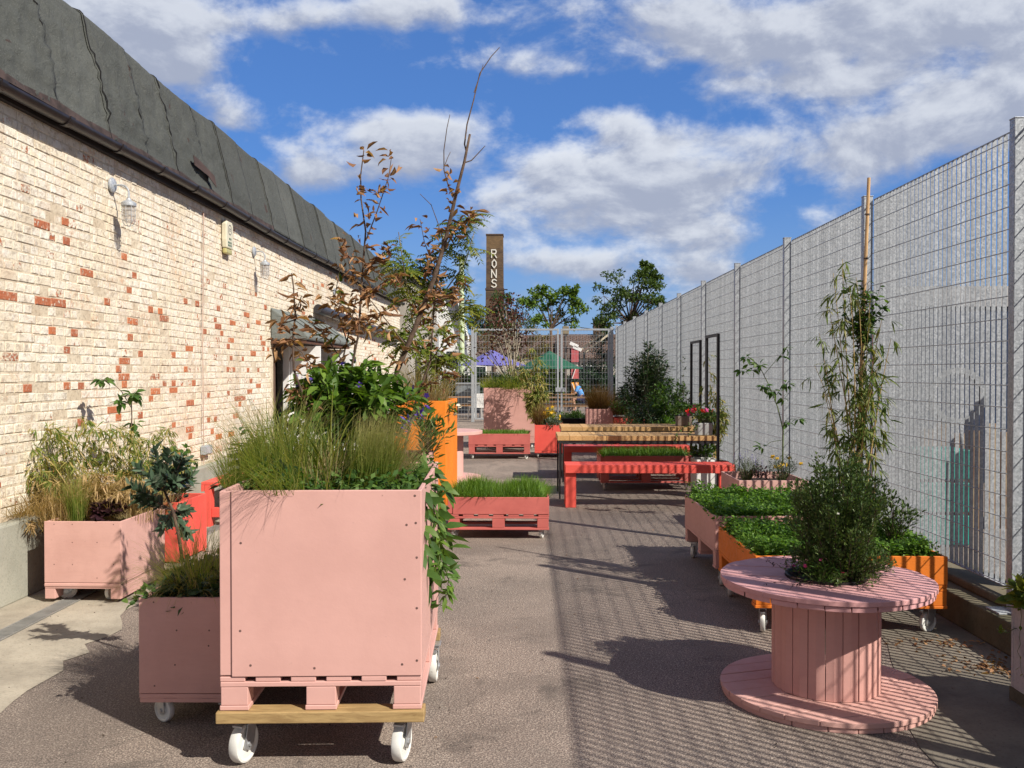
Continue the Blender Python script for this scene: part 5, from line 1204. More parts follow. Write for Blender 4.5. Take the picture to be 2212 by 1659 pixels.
whips = [
 ('tall whip with curled brown leaves reaching the cloud, left of the leaning bare tree', [(740,985),(752,850),(765,740),(790,640),(782,560),(790,480),(785,420),(783,370),(820,385)] , [(735,985),(748,850),(775,720),(782,600),(790,500),(780,430),(779,380),(786,325)], [[(790,520),(815,460),(830,420),(843,385),(850,345)],[(785,640),(755,580),(745,540),(735,510)],[(782,600),(815,560),(850,530)],[(775,720),(810,680),(850,660)],[(780,650),(830,610),(870,600)],[(775,700),(740,660),(700,640)]]),
 ('forked whip with brown leaves in front of the brick wall', [(0,0)], [(700,985),(712,880),(735,800),(758,700),(770,640)], [[(740,780),(700,720),(665,690)],[(750,740),(720,650),(735,560)],[(725,850),(690,800),(660,770)],[(758,700),(800,690),(840,720)]]),
 ('low crooked whip with large brown leaves by the door canopy', [(0,0)], [(690,975),(665,880),(635,800),(632,740),(638,680),(634,620),(630,590)], [[(640,720),(615,740),(600,760)],[(665,880),(640,840),(625,850)],[(636,680),(650,650),(655,640)],[(632,745),(650,760),(670,800)],[(640,690),(610,700),(605,720)]]),
 ('slender whip of mixed brown and green leaves right of centre by the orange box', [(0,0)], [(870,985),(900,860),(930,780),(935,700),(940,640),(948,600)], [[(930,780),(960,740),(990,730)],[(935,700),(905,680),(880,650)],[(905,840),(950,820),(985,800)],[(938,650),(975,640),(1000,650)]]),
]
for k, (lab, _, main, subs) in enumerate(whips):
    Y = (5.5,5.75,5.25,5.95)[k]; t = plant('sapling', lab, 'sapling', (at(*main[0],Y).x, Y, 1.06), 'brown leaved whips in the second pink planter')
    b = MB(); mp_ = [at(*p,Y) for p in main]; b.tube(mp_, [.0085*(1-.7*i/len(mp_)) for i in range(len(mp_))], 7, cap=False)
    b.build('stem', BARK, t, smooth=True, fix=False); b = MB()
    sp = [[at(*p,Y)+V3(0,.06*(j%2*2-1)*i/3,0) for i,p in enumerate(s)] for j,s in enumerate(subs)]
    for s in sp: b.tube(s, [.004*(1-.6*i/len(s)) for i in range(len(s))], 5, cap=False)
    b.build('twigs', BARK, t, smooth=True, fix=False)
    dead(t, [mp_[len(mp_)//2-1:]]+sp, (40,34,17,26)[k], .08 if k<3 else .07, 60+k)
    if k in (1,3): dead(t, sp, 8, .07, 80+k, LM['ygreen'], 'green_leaves')
# ---- orange planter: straw grass, rowan like tree
ox, oy = -1.16, 10.4
t = grass('dry_grass', 'pale straw coloured grass filling the tall orange planter', (ox,oy,1.27), 900, .62, .0045, LM['straw'], 91, .26, (.0,.7), (.3,2.2), seg=6)
grass('', '', (ox-.05,oy-.3,1.27), 300, .22, .005, LM['brown'], 92, .22, (.2,1.), (.3,1.6), t=t, partname='dead_thatch')
shrub('flowering_plant', 'white flowered trailing plant on the right rim of the tall orange planter', 'plant', (-.90,10.1,1.22), .16, .10, 12, 14, .06, .022, LM['mid'], GREENSTEM, 93, droop=.5, flowers=[('flowers', LM['whitef'], 12, .05, 'petal')])
ro = plant('rowan_tree', 'young rowan tree with yellowing feathered leaves growing from the orange planter', 'tree', (ox+.1,oy,1.27))
RP = {'trunk': [[(915,860),(925,760),(938,660),(950,560),(960,500)]], 'limbs': [[(925,760),(895,700),(890,640),(880,560),(878,520)],[(938,660),(975,610),(1005,570),(1025,500)],[(930,720),(975,690),(1000,660),(1020,650)],[(950,560),(975,520),(1000,490),(1035,480)],[(888,640),(860,600),(850,560)],[(920,800),(960,770),(985,760)],[(925,760),(880,740),(855,720)],[(940,640),(915,600),(905,560)]]}
b = MB()
for s in RP['trunk']: b.tube([at(*p,10.4) for p in s], [.022,.019,.015,.010,.006], 8)
b.build('trunk', BARKL, ro, smooth=True, fix=False); b = MB(); ends = []
for j, s in enumerate(RP['limbs']):
    q = [at(*p,10.4)+V3(0,(.16*(j%3-1))*i,0) for i,p in enumerate(s)]; b.tube(q, [.010*(1-.7*i/len(q)) for i in range(len(q))], 6, cap=False); ends.append(q)
b.build('limbs', BARKL, ro, smooth=True, fix=False)
f = Fol(95); g = f.g
for q in ends:
    A = [np.array(p) for p in q]
    for k in range(60):
        i = g.integers(1,len(A)); p0 = A[i]*(u:=g.random())+A[i-1]*(1-u); d = unit(g.normal(size=3)*[1,.8,.5]+[0,0,.1]); L_ = g.uniform(.16,.27)
        s = unit(np.cross(d,[0,0,1.])); m = 7; tt = np.repeat(np.linspace(.2,1,m),2); sg = np.tile([1,-1],m)
        P = p0+d*L_*tt[:,None]-np.array([0,0,.35])*(tt**2)[:,None]*L_; D = d*.5+s*sg[:,None]+[0,0,-.35]
        f.leaves(P, D, np.repeat([[0,-.3,1.]],2*m,0)+g.normal(0,.2,(2*m,3)), .07*g.uniform(.8,1.1), .027, .2, .2, rnd=np.clip(g.normal(.5,.25)+g.normal(0,.1,2*m),0,1), simple=True)
f.build('foliage', LM['ygreen'], ro)
# ---- evergreen in a pot behind the big pink planter on the left
ep = at(548,1050,6.6); t = thing('plant_pot', 'black pot of the dark evergreen behind the big pink planter', 'plant pot', (ep.x,6.6,0)); b = MB(); b.lathe([(0,0),(.15,0),(.19,.33),(.2,.35),(.17,.35),(.16,.31),(0,.31)], 24, (ep.x,6.6,0)); b.build('pot', BLACKP, t, smooth='auto')
shrub('evergreen_shrub', 'dark glossy evergreen bush behind the left edge of the big pink planter', 'shrub', (ep.x,6.6,.31), .25, .98, 20, 34, .10, .036, LM['dark'], BARK, 101, t0=.25, up=.5, dome=.35, whorl=True)
# ---- P2
t = grass('tufted_grass', 'wiry pale tufted grass in the low dusty pink planter', at(430,1290,4.5), 1000, .42, .0026, LM['olive'], 111, .14, (.0,.9), (.4,2.2), seg=7)
grass('', '', at(425,1290,4.42), 420, .44, .0022, LM['straw'], 112, .12, (.2,1.1), (.6,2.2), t=t, partname='dry_blades', seg=6)
cover('dark leafy growth in the low dusty pink planter', -1.77, 4.2, -1.36, 5.05, .54, .10, 420, LM['dark'], 113, 'leaf', .05, .032, name='ground_cover')
shrub('ivy', 'light green ivy sprig on the left rim of the low dusty pink planter', 'plant', (-1.77,4.24,.57), .09, .05, 8, 7, .035, .028, LM['mid'], GREENSTEM, 114, droop=.3)
bay = plant('bay_shrub', 'dark blue green bay shrub leaning left from the back of the low dusty pink planter', 'shrub', (-1.72,4.95,.55))
b = MB(); hub = [at(395,1215,4.95),at(385,1150,4.95),at(372,1100,4.95),at(355,1060,4.95)]; b.tube(hub, [.010,.009,.008,.006], 7)
bt = [(335,970),(300,1010),(365,985),(395,990),(285,1050),(410,1030),(345,1010),(315,1075),(330,1040),(380,1040),(400,1100),(290,1080),(375,1130),(352,1140),(405,1150)]
f = Fol(115); g = f.g
for i,(px,py) in enumerate(bt):
    p1 = at(px,py,4.95+g.uniform(-.14,.14)); p0 = hub[2] if py>1040 else hub[3]
    md = (p0+p1)/2+V3(0,0,-.015); b.tube([p0,md,p1],[.005,.004,.003],5,cap=False)
    d = unit(np.array(p1-p0)); n=44; tt=g.uniform(.3,1.05,n)[:,None]; P=np.array(p0)*(1-tt)+np.array(p1)*tt; o=g.normal(size=(n,3)); o=unit(o-d*(o@d)[:,None])
    f.leaves(P, o*.9+d*.7+[0,0,.15], d+g.normal(0,.3,(n,3)), .072*g.uniform(.6,1.1,n), .027*g.uniform(.7,1.1,n), .12, .3)
b.build('stems', BARK, bay, smooth=True, fix=False); f.build('foliage', LM['bay'], bay)
# ---- P3 and the bamboo by the wall
def bamboo(name, label, base, culms, lm, seed, L=.10, W=.013, nl=60, droopf=.5, sm=CANE, sr=.004, group=None, clus=5):
    t = plant(name, label, 'bamboo', base, group); f = Fol(seed); g = f.g; b = MB()
    for pts in culms:
        A = [np.array(p,float) for p in pts]; ts = np.linspace(0,1,12)
        a, c = A[0], A[-1]; m = A[1] if len(A)==3 else (a+c)/2
        C = np.array([bez(a, 2*m-.5*(a+c), c, q) for q in ts]); b.tube([tuple(p) for p in C], [sr*(1-.75*q) for q in ts], 5, cap=False)
        for k in range(nl//clus):
            q = g.uniform(.28,1.); p = bez(a,2*m-.5*(a+c),c,q); ax = unit(g.normal(size=3)*[1,1,.35]+[0,0,-.15]); tw_ = g.uniform(.02,.13)
            n = clus; P = p+ax*tw_*g.uniform(.4,1.,n)[:,None]; D = ax*.8+g.normal(0,.5,(n,3))+[0,0,-droopf]
            s = g.uniform(.6,1.15,n); f.leaves(P, D, np.array([[0,-.3,1.]])+g.normal(0,.4,(n,3)), L*s, W*s, .45, .2)
    b.build('culms', sm, t, smooth=True, fix=False); f.build('foliage', lm, t); return t
g0 = np.random.default_rng(5)
def fan(bx, by, bz, tips, Y, jit=.1):
    out = []
    for (px,py) in tips:
        Yt = Y+g0.uniform(-jit,jit)*2; tp = at(px,py,Yt); b0 = V3(bx+g0.uniform(-.08,.08), by+g0.uniform(-.1,.1), bz)
        md = V3(b0.x*.55+tp.x*.45, (b0.y+tp.y)/2, b0.z+(tp.z-b0.z)*.78); out.append((b0,md,tp))
    return out
bamboo('bamboo', 'green and straw bamboo arching left over the concrete plinth, by the left frame edge', (-3.25,6.8,.52), fan(-3.25,6.85,.52,[(-60,1010),(-20,990),(20,960),(45,940),(70,925),(100,935),(-40,1060),(0,1020),(75,990),(-30,1090),(-10,1050),(40,1030),(120,1000),(-60,1040)],6.9), LM['bamboo'], 121, L=.09, W=.011, nl=150)
bamboo('bamboo', 'green and gold bamboo clump in the middle of the planter by the brick wall', (-3.05,7.1,.52), fan(-3.08,7.1,.52,[(130,930),(160,905),(200,925),(240,920),(265,930),(285,960),(180,960),(225,970),(150,985),(300,990),(205,1010),(255,1015)],7.1), LM['bamboo'], 122, L=.085, W=.010, nl=130)
bamboo('dead_bamboo', 'dry straw coloured bamboo filling the lower part of the planter by the brick wall', (-3.2,6.9,.52), fan(-3.2,6.85,.52,[(-30,1080),(0,1100),(30,1060),(60,1080),(90,1050),(120,1080),(150,1040),(180,1060),(210,1040),(240,1050),(270,1040),(300,1060),(330,1050),(20,1030),(100,1020),(190,1020),(-10,1130),(40,1125),(290,1030)],6.85,.14), LM['bambood'], 136, L=.09, W=.011, nl=150)
bamboo('bamboo', 'bamboo sprays at the right of the planter by the brick wall', (-2.98,7.05,.52), fan(-2.98,7.03,.52,[(310,945),(340,935),(370,925),(385,960),(330,985),(410,985),(295,1010),(350,1010),(390,1010)],7.4), LM['bamboo'], 123, L=.08, W=.010, nl=110)
grass('dead_grass', 'pale brown dead bamboo mass hanging at the far left by the frame edge', (-3.40,6.6,.52), 300, .42, .0036, LM['bambood'], 129, .16, (.0,.9), (.1,1.6), az=(3.0,.9), seg=5)
t = grass('dead_grass', 'brown straw mass of dead bamboo and grass below the green sprays', (-3.1,6.95,.52), 650, .42, .0038, LM['bambood'], 124, .34, (.0,.75), (.1,1.4), seg=5)
grass('', '', at(60,1110,6.7), 500, .34, .004, LM['bambood'], 125, .22, (.3,1.3), (.8,1.8), t=t, partname='hanging_blades')
grass('tufted_grass', 'upright green grass tuft in the left corner of the planter by the wall', at(165,1125,6.58), 330, .40, .0034, LM['olive'], 126, .06, (.0,.3), (.1,.7))
shrub('heuchera', 'crinkled purple leaf plant at the front of the planter by the wall', 'plant', at(235,1130,6.6), .15, .17, 22, 10, .055, .05, LM['purple'], False, 127, t0=.4, dome=.6)
t = grass('fountain_grass', 'pale bottlebrush fountain grass head lying over the front of the planter by the wall', at(270,1120,6.6), 60, .2, .0025, LM['straw'], 128, .06, (.5,1.2), (.3,1.), az=(2.9,.5))
shrub('quince_sapling', '', None, (0,0,0), .01, .01, 1, 1, .01, .01, LM['mid'], seed=1) if False else None
sa = plant('fig_sapling', 'thin sapling with broad pale leaves standing up against the brick wall', 'sapling', (-3.1,7.05,.52))
b = MB(); s0 = [V3(-3.1,7.05,.52),at(278,1060,7.2),at(281,960,7.5),at(285,900,7.5),at(283,858,7.5)]; b.tube(s0,[.007,.0065,.006,.005,.004],6,cap=False)
s1 = [at(283,880,7.5),at(262,845,7.5),at(240,825,7.5),at(215,818,7.5)]; b.tube(s1,[.004,.0035,.003,.002],5,cap=False); b.build('stem', BARK, sa, smooth=True, fix=False)
f = Fol(131); g=f.g
for c_, n, r_ in ((at(285,852,7.5),22,.05),(at(222,822,7.5),20,.045),(at(262,868,7.5),10,.03),(at(292,915,7.5),6,.03),(at(292,940,7.5),4,.02),(at(288,985,7.5),3,.02)):
    D = g.normal(size=(n,3))*[1,1,.5]+[0,0,-.05]; f.leaves(np.array(c_)+unit(D)*g.random((n,1))*r_, D, g.normal(0,.4,(n,3))+[0,-.2,1], .09*g.uniform(.6,1.1,n), .048*g.uniform(.7,1.1,n), .5, .2)
f.build('foliage', LM['mid'], sa)
cl = plant('climber', 'round leaved green climber reaching toward the grey junction box', 'climber', (-2.97,7.08,.52))
vine(cl, [[V3(-2.97,7.08,.52),at(350,1000,7.5),at(375,965,7.5),at(400,985,7.5),at(430,1000,7.6)],[V3(-2.97,7.08,.52),at(340,1010,7.5),at(360,980,7.5),at(395,1000,7.5),at(415,1020,7.5)],[V3(-2.97,7.08,.52),at(355,1050,7.5),at(385,1010,7.5),at(405,965,7.6)]], .065, .042, LM['mid'], 132, per=34)
shrub('leafy_shrub', 'dark leafy bush in the coral red box planter', 'shrub', (-3.12,8.05,.45), .2, .38, 14, 20, .08, .04, LM['dark'], BARK, 133, t0=.2)
# ---- turf planters
md6 = lambda x, y: .10*np.exp(-((x+.52)/.20)**2-((y-9.3)/.3)**2)+.10*np.exp(-((x-.0)/.19)**2-((y-9.3)/.3)**2)
cover('thick bright grass mounded in the mid yard brick red pallet planter', -.74, 8.985, .20, 9.72, .35, .16, 5200, LM['turf'], 141, 'blade', W=.0055, mound=md6)
grass('weed_tuft', 'broad bladed tuft at the front left of the mid yard grass planter', (-.52,9.02,.40), 60, .20, .011, LM['turf'], 142, .05, (.5,1.2), (.5,1.3))
grass('weed_tuft', 'loose grass hanging over the right rim of the mid yard grass planter', (.17,9.3,.38), 60, .20, .004, LM['turf'], 143, .05, (.4,1.2), (.5,1.6), az=(0,.7))
cover('fresh green cress in the far brick red pallet planter', -1.06, 17.24, .04, 17.95, .44, .10, 2600, LM['turf'], 144, 'blade', W=.010)
cover('short green grass in the long planter between the board tables', 1.07, 12.75, 2.28, 13.4, .43, .15, 4200, LM['turf'], 145, 'blade', W=.007)
cover('leafy parsley like ground cover in the pink pallet planter', 1.46, 7.0, 2.58, 8.18, .50, .11, 4200, LM['cress'], 146, 'leaf', .034, .022, name='ground_cover', mound=lambda x,y: .025*np.sin(x*9)*np.sin(y*7))
cover('leafy parsley like ground cover in the orange pallet planter', 1.46, 5.76, 2.62, 6.78, .45, .11, 4400, LM['cress'], 147, 'leaf', .032, .018, name='ground_cover', mound=lambda x,y: .03*np.sin(x*8+1)*np.sin(y*8))
# ---- P13 lavender, yellow flowers, sapling
shrub('lavender', 'grey lavender with violet tips at the left of the pink planter under the fence', 'plant', (2.30,9.5,.50), .20, .30, 40, 16, .03, .006, LM['grey'], GREENSTEM, 151, t0=.1, up=.8, simple=True, flowers=[('flower_spikes', LM['violet'], 20, .016, 'spike')])
shrub('purple_sedum', 'dusky purple low plant in the pink planter under the fence', 'plant', (2.42,9.42,.50), .13, .20, 20, 14, .03, .018, LM['purple'], False, 152, simple=True)
shrub('daisy', 'grey green bush with yellow flowers in the pink planter under the fence', 'plant', (2.66,9.5,.50), .18, .30, 26, 22, .035, .010, LM['grey'], GREENSTEM, 153, simple=True, flowers=[('flowers', LM['yellowf'], 9, .05, 'petal')])
sp_ = plant('sapling', 'thin curved sapling with sparse green leaves in the pink planter under the fence', 'sapling', (2.62,9.7,.5))
b = MB(); m0 = [at(1690,1010,9.7),at(1692,930,9.7),at(1680,880,9.7),at(1660,830,9.7),at(1640,790,9.7),at(1615,770,9.7)]; b.tube(m0,[.008,.007,.006,.005,.004,.003],6,cap=False)
subs = [[at(1672,860,9.7),at(1690,835,9.7),at(1700,820,9.7)],[at(1650,810,9.7),at(1675,780,9.6),at(1698,752,9.6)],[at(1645,800,9.7),at(1620,800,9.8),at(1600,795,9.8)],[at(1690,925,9.7),at(1710,905,9.6),at(1725,905,9.6)],[at(1692,950,9.7),at(1665,955,9.7),at(1650,965,9.7)]]
for s in subs: b.tube(s,[.0035,.003,.002],5,cap=False)
b.build('stem', GREENSTEM, sp_, smooth=True, fix=False); f = Fol(154); g = f.g
for (px,py,n) in ((1612,772,12),(1640,790,14),(1650,835,16),(1668,845,12),(1698,752,8),(1690,770,6),(1700,830,16),(1600,800,10),(1725,905,9),(1700,912,7),(1645,965,8),(1690,860,8),(1625,800,8)):
    c_ = np.array(at(px,py,9.7)); D = g.normal(size=(n,3))*[1,1,.6]+[0,0,-.25]; f.leaves(c_+unit(D)*.03*g.random((n,1)), D, g.normal(0,.4,(n,3))+[0,-.3,1], .085*g.uniform(.6,1.1,n), .038*g.uniform(.7,1.1,n), .4, .25)
f.build('foliage', LM['mid'], sp_)
# ---- bamboo with cane behind the drum table
bx, by = 2.34, 6.45
bc = thing('cane_pole', 'tall leaning bamboo cane tied in the clump behind the cable drum table', 'cane', (bx,by,.44)); b = MB(); top_ = at(1877,384,by); b.tube([V3(bx-.02,by,.44), V3(bx-.02,by,.44).lerp(top_,.5), top_], [.014,.0125,.0115], 10); b.build('cane', plain('cane_tan', (.52,.33,.16), .45, scale=6), bc, smooth='auto')
b = MB()
for q in (.2,.36,.52,.66,.78,.9): c_ = V3(bx-.02,by,.44).lerp(top_,q); b.tube([c_-V3(0,0,.005), c_+V3(0,0,.005)], .0152, 10)
b.build('node_rings', BARK, bc)
cu = []
for k,(px,py) in enumerate([(1800,590),(1820,560),(1850,600),(1880,640),(1905,690),(1790,660),(1770,720),(1925,730),(1860,650),(1835,620),(1900,780),(1760,790),(1880,830),(1780,850)]):
    b0 = V3(bx+g0.uniform(-.10,.10), by+g0.uniform(-.1,.1), .46); tp = at(px,py,by+g0.uniform(-.2,.2)); cu.append((b0, (b0+tp)/2+V3(g0.uniform(-.04,.04),0,.1), tp))
bamboo('bamboo', 'tall yellow stemmed bamboo behind the cable drum table', (bx,by,.46), cu, LM['bamboog'], 161, L=.105, W=.014, nl=85, sm=CANE, sr=.007)
hc = plant('climber', 'small round leaved climber wound round the leaning cane', 'climber', (bx,by,.46))
axp = lambda q: V3(bx-.02,by,.44).lerp(top_,q)
pth = [[axp(q)+V3(.03*math.cos(q*26+o),.03*math.sin(q*26+o),0) for q in np.linspace(.05,.72,18)] for o in (0,2,4)]
vine(hc, pth, .045, .027, LM['mid'], 162, per=60, sr=.005, stem=BARK)
vine(hc, [[axp(.55)+V3(g0.uniform(-.05,.05),0,g0.uniform(-.1,.1)), axp(.62)+V3(g0.uniform(-.16,.16),g0.uniform(-.1,.1),g0.uniform(-.05,.25))] for _ in range(14)], .048, .030, LM['mid'], 163, per=34, part='upper_leaves', stem=BARK, sr=.003)
shrub('leafy_shrub', 'green bush spilling over the back right of the orange pallet planter', 'shrub', (2.50,6.2,.47), .18, .40, 20, 30, .04, .013, LM['myrtle'], BARK, 164, up=.7)
# ---- shrub in the drum
shrub('myrtle_shrub', 'dense dark small leaved shrub growing from the middle of the cable drum table', 'shrub', (1.60,4.66,.58), .28, .70, 100, 230, .020, .0095, LM['myrtle'], BARK, 171, t0=.12, up=.9, twig=.035, dome=.42, simple=False, curl=.1, jag=.3, spread0=.45, flowers=[('flowers', LM['whitef'], 12, .012, 'petal')])
shrub('myrtle_shrub', '', None, (1.60,4.62,.58), .31, .32, 50, 130, .020, .0095, LM['myrtle'], BARK, 172, t0=.12, up=.6, twig=.03, dome=.75, t=[o for o in bpy.data.objects if o.name=='myrtle_shrub'][0], spread0=.3, curl=.1)
shrub('aster', 'small feathery bright green plant with magenta flowers at the front left of the drum pot', 'plant', (1.46,4.52,.585), .13, .15, 16, 34, .030, .005, LM['mid'], GREENSTEM, 173, t0=.1, up=.3, simple=True, flowers=[('flowers', LM['pinkf'], 4, .02, 'petal')])
vt2 = plant('trailing_weed', 'fine trailing weed with pinkish flowers lying on the left of the drum top', 'plant', (1.35,4.55,.61))
vine(vt2, [[V3(1.40,4.52,.615),V3(1.31,4.46,.645),V3(1.24,4.44,.63),V3(1.16,4.45,.612)],[V3(1.42,4.5,.615),V3(1.33,4.42,.63),V3(1.25,4.36,.612)],[V3(1.38,4.6,.615),V3(1.27,4.62,.67),V3(1.21,4.6,.70)],[V3(1.40,4.55,.615),V3(1.31,4.56,.68),V3(1.29,4.55,.73)]], .018, .009, LM['purple'], 174, per=14, simple=True, sr=.0015, stem=BARK)
# ---- right edge planter
shrub('variegated_plant', 'yellow green leafy plant in the weathered white planter at the right edge', 'plant', (2.50,4.48,.46), .12, .17, 20, 12, .07, .045, LM['ygreen'], GREENSTEM, 181, dome=.3, t0=.3)
shrub('variegated_plant', 'nearer leafy plant in the weathered white planter at the right edge', 'plant', (2.60,4.1,.45), .18, .13, 12, 9, .06, .04, LM['mid'], GREENSTEM, 182, dome=.3)
vt3 = plant('trailing_ivy', 'thin ivy strand hanging down the side of the weathered white planter', 'climber', (2.43,4.5,.5))
vine(vt3, [[V3(2.50,4.5,.49),V3(2.43,4.50,.50),V3(2.425,4.48,.40),V3(2.41,4.47,.28),V3(2.425,4.46,.16)],[V3(2.44,4.54,.38),V3(2.40,4.57,.34),V3(2.38,4.60,.35)],[V3(2.425,4.40,.35),V3(2.42,4.3,.32),V3(2.425,4.2,.34)]], .032, .022, LM['ygreen'], 183, per=9, sr=.002)
# ---- table end flowers
shrub('rose_plant', 'bushy plant with red and magenta flowers in the grey box on the front board table', 'plant', (2.33,11.98,.985), .24, .26, 26, 22, .04, .02, LM['mid'], GREENSTEM, 191, dome=.5, flowers=[('flowers', LM['redf'], 7, .06, 'petal'),('pink_flowers', LM['pinkf'], 5, .06, 'petal')])
vine(plant('trailing_weed', 'trailing greenery falling from the grey box onto the table boards', 'plant', (2.2,11.9,.98)), [[V3(2.3,11.95,.98),V3(2.1,11.85,.96),V3(1.95,11.8,.86),V3(1.93,11.77,.76)],[V3(2.3,11.95,.98),V3(2.2,11.82,.92),V3(2.1,11.8,.84)]], .035, .02, LM['mid'], 192, per=30)
shrub('geranium', 'leafy green plant in the brown box on the rear board table', 'plant', (2.40,13.9,.985), .26, .22, 22, 22, .045, .035, LM['mid'], GREENSTEM, 193, dome=.5)
# ---- far end planters
shrub('aster', 'low grassy green plants on top of the large far pink box', 'plant', (-.35,19.9,1.26), .50, .34, 44, 30, .09, .012, LM['mid'], GREENSTEM, 201, simple=True, up=.7, dome=.4)
grass('arching_grass', 'arching green grass at the left of the large far pink box', (-.72,19.85,1.26), 380, .42, .009, LM['olive'], 202, .18, (.1,1.0), (.3,1.6))
bt_ = plant('smoke_tree', 'bronze purple leaved small tree with pale stems in the large far pink box', 'tree', (-.30,20.0,1.26)); b = MB(); f = Fol(203); g = f.g
for (px,py) in ((1062,690),(1075,665),(1090,650),(1105,665),(1120,690),(1128,720),(1085,700),(1100,715),(1070,730),(1055,755),(1110,745),(1045,760),(1130,760),(1092,740),(1080,770),(1115,680)):
    p1 = at(px,py,20+g.uniform(-.3,.3)); p0 = V3(-.28+g.uniform(-.05,.05),20,1.26); m_ = p0*.4+p1*.6+V3(0,0,.25) if py<740 else (p0+p1)/2
    b.tube([bez(np.array(p0),np.array(m_),np.array(p1),q) for q in np.linspace(0,1,7)], [.022-.0026*i for i in range(7)], 5, cap=False)
    n = 75 if py < 740 else 30; C = np.array(p1)+g.normal(0,1,(n,3))*[.13,.13,.13]; f.leaves(C, g.normal(size=(n,3)), g.normal(size=(n,3))+[0,0,.6], .065, .045, .2, .2, simple=True)
b.build('stems', BARKL, bt_, smooth=True, fix=False); f.build('foliage', LM['bronze'], bt_)
cf = []
for (px,py) in ((1135,800),(1150,815),(1160,840),(1140,830),(1165,870),(1150,860),(1130,850),(1155,790)):
    b0 = V3(.12,19.4,1.26 if px<1150 else .6); tp = at(px,py,19.4); cf.append((b0,(b0+tp)/2,tp))
bamboo('bamboo', 'small olive bamboo between the large far pink box and the coral red planter', (.2,19.4,.6), [(V3(.18+g0.uniform(-.1,.1),18.9,.58), V3(.2,18.9,1.0)+V3(g0.uniform(-.1,.1),0,0), at(px,py,18.9)) for (px,py) in ((1130,800),(1145,795),(1165,805),(1175,830),(1160,850),(1140,850),(1185,850),(1150,870),(1120,760),(1140,745),(1160,770),(1105,790),(1175,790))], LM['bamboo'], 204, L=.13, W=.020, nl=230, sr=.008)
grass('arching_grass', 'long grass arching over the front rim of the large far pink box', (-.30,19.66,1.28), 260, .50, .010, LM['olive'], 230, .30, (.4,1.3), (.3,1.4), az=(-1.3,.6))
grass('bronze_grass', 'bronze upright grass at the left of the coral red planter', (.28,17.8,.58), 420, .52, .007, LM['rust'], 205, .11, (.0,.45), (.1,1.1))
shrub('coneflower', 'golden yellow flowering plant in the coral red planter', 'plant', (.46,17.85,.58), .18, .38, 22, 14, .06, .02, LM['olive'], GREENSTEM, 206, flowers=[('flowers', LM['yellowf'], 30, .065, 'petal')])
shrub('sedum', 'grey green low sedum spilling over the coral red planter', 'plant', (.50,17.65,.58), .22, .18, 34, 22, .05, .02, LM['grey'], GREENSTEM, 207, simple=True, dome=.5)
grass('brown_grass', 'rusty brown fine grass fountain in the far dusty pink planter', (1.55,19.5,.82), 1300, .62, .0065, LM['rust'], 208, .18, (.0,.75), (.2,1.7), seg=5)
grass('brown_grass', 'dark rusty grass between the dusty pink and coral red far planters', (1.98,19.2,.75), 600, .60, .0065, LM['rust'], 209, .16, (.0,.8), (.2,1.5), seg=5)
shrub('leafy_shrub', 'dense dark green shrub in the far coral red planter', 'shrub', (2.05,18.9,.64), .34, .62, 34, 40, .06, .022, LM['mid'], BARK, 210, dome=.5, simple=True)
# big feathery shrub etc. standing in pots near the fence
def potted(px, Y, r, h):
    x = at(px,900,Y).x; t = thing('plant_pot', 'black pot near the fence holding %s' % r, 'plant pot', (x,Y,0)); b = MB(); b.lathe([(0,0),(h*.45,0),(h*.55,h),(h*.5,h),(h*.48,h*.9),(0,h*.9)], 20, (x,Y,0)); b.build('pot', BLACKP, t, smooth='auto'); return x
x = potted(1400, 17.6, 'the tall feathery shrub', .42)
shrub('buddleia', 'tall blue green feathery shrub in front of the fence near the gate', 'shrub', (x,17.6,.38), .60, 1.85, 46, 150, .10, .030, LM['dark'], BARKL, 211, t0=.40, up=.2, twig=.10, dome=.5, simple=True, sr=.012)
shrub('', '', None, (x,17.6,.38), .45, 1.9, 14, 70, .10, .022, LM['grey'], BARKL, 212, t0=.45, up=.2, twig=.10, dome=.3, simple=True, sr=.008, t=[o for o in bpy.data.objects if o.name=='buddleia'][0])
x = potted(1445, 16.2, 'the loose light green shrub', .40)
shrub('leafy_shrub', 'loose light green shrub against the fence right of the tall feathery shrub', 'shrub', (x,16.2,.36), .45, 1.35, 30, 80, .075, .036, LM['mid'], BARK, 213, t0=.2, dome=.5, simple=True)
x = potted(1475, 15.6, 'the spindly stem with round leaves', .36)
shrub('climber', 'spindly round leaved stems up against the fence left of the shorter black frame', 'climber', (x,15.6,.33), .22, 1.6, 7, 34, .055, .045, LM['grey'], BARK, 214, t0=.2, dome=.3, simple=True, jag=.4)
x = potted(1392, 15.9, 'the low dark bush', .36)
shrub('leafy_shrub', 'low dark bush in front of the tall feathery shrub', 'shrub', (x,15.9,.33), .48, .80, 40, 80, .065, .022, LM['dark'], BARK, 215, dome=.5, simple=True)
x = potted(1362, 16.5, 'the ochre tinged grass', .36)
grass('ochre_grass', 'ochre tinged grass beside the low dark bush', (x,16.5,.33), 500, .62, .007, LM['rust'], 216, .15, (.1,.8), (.2,1.4))
x = potted(1432, 15.5, 'the mid green bush by the rear table', .36)
shrub('leafy_shrub', 'mid green bush right behind the rear board table', 'shrub', (x,15.5,.33), .38, .62, 30, 40, .055, .028, LM['cress'], BARK, 217, dome=.5, simple=True)
x = potted(1545, 13.2, 'the yellow green bamboo by the black frame', .36)
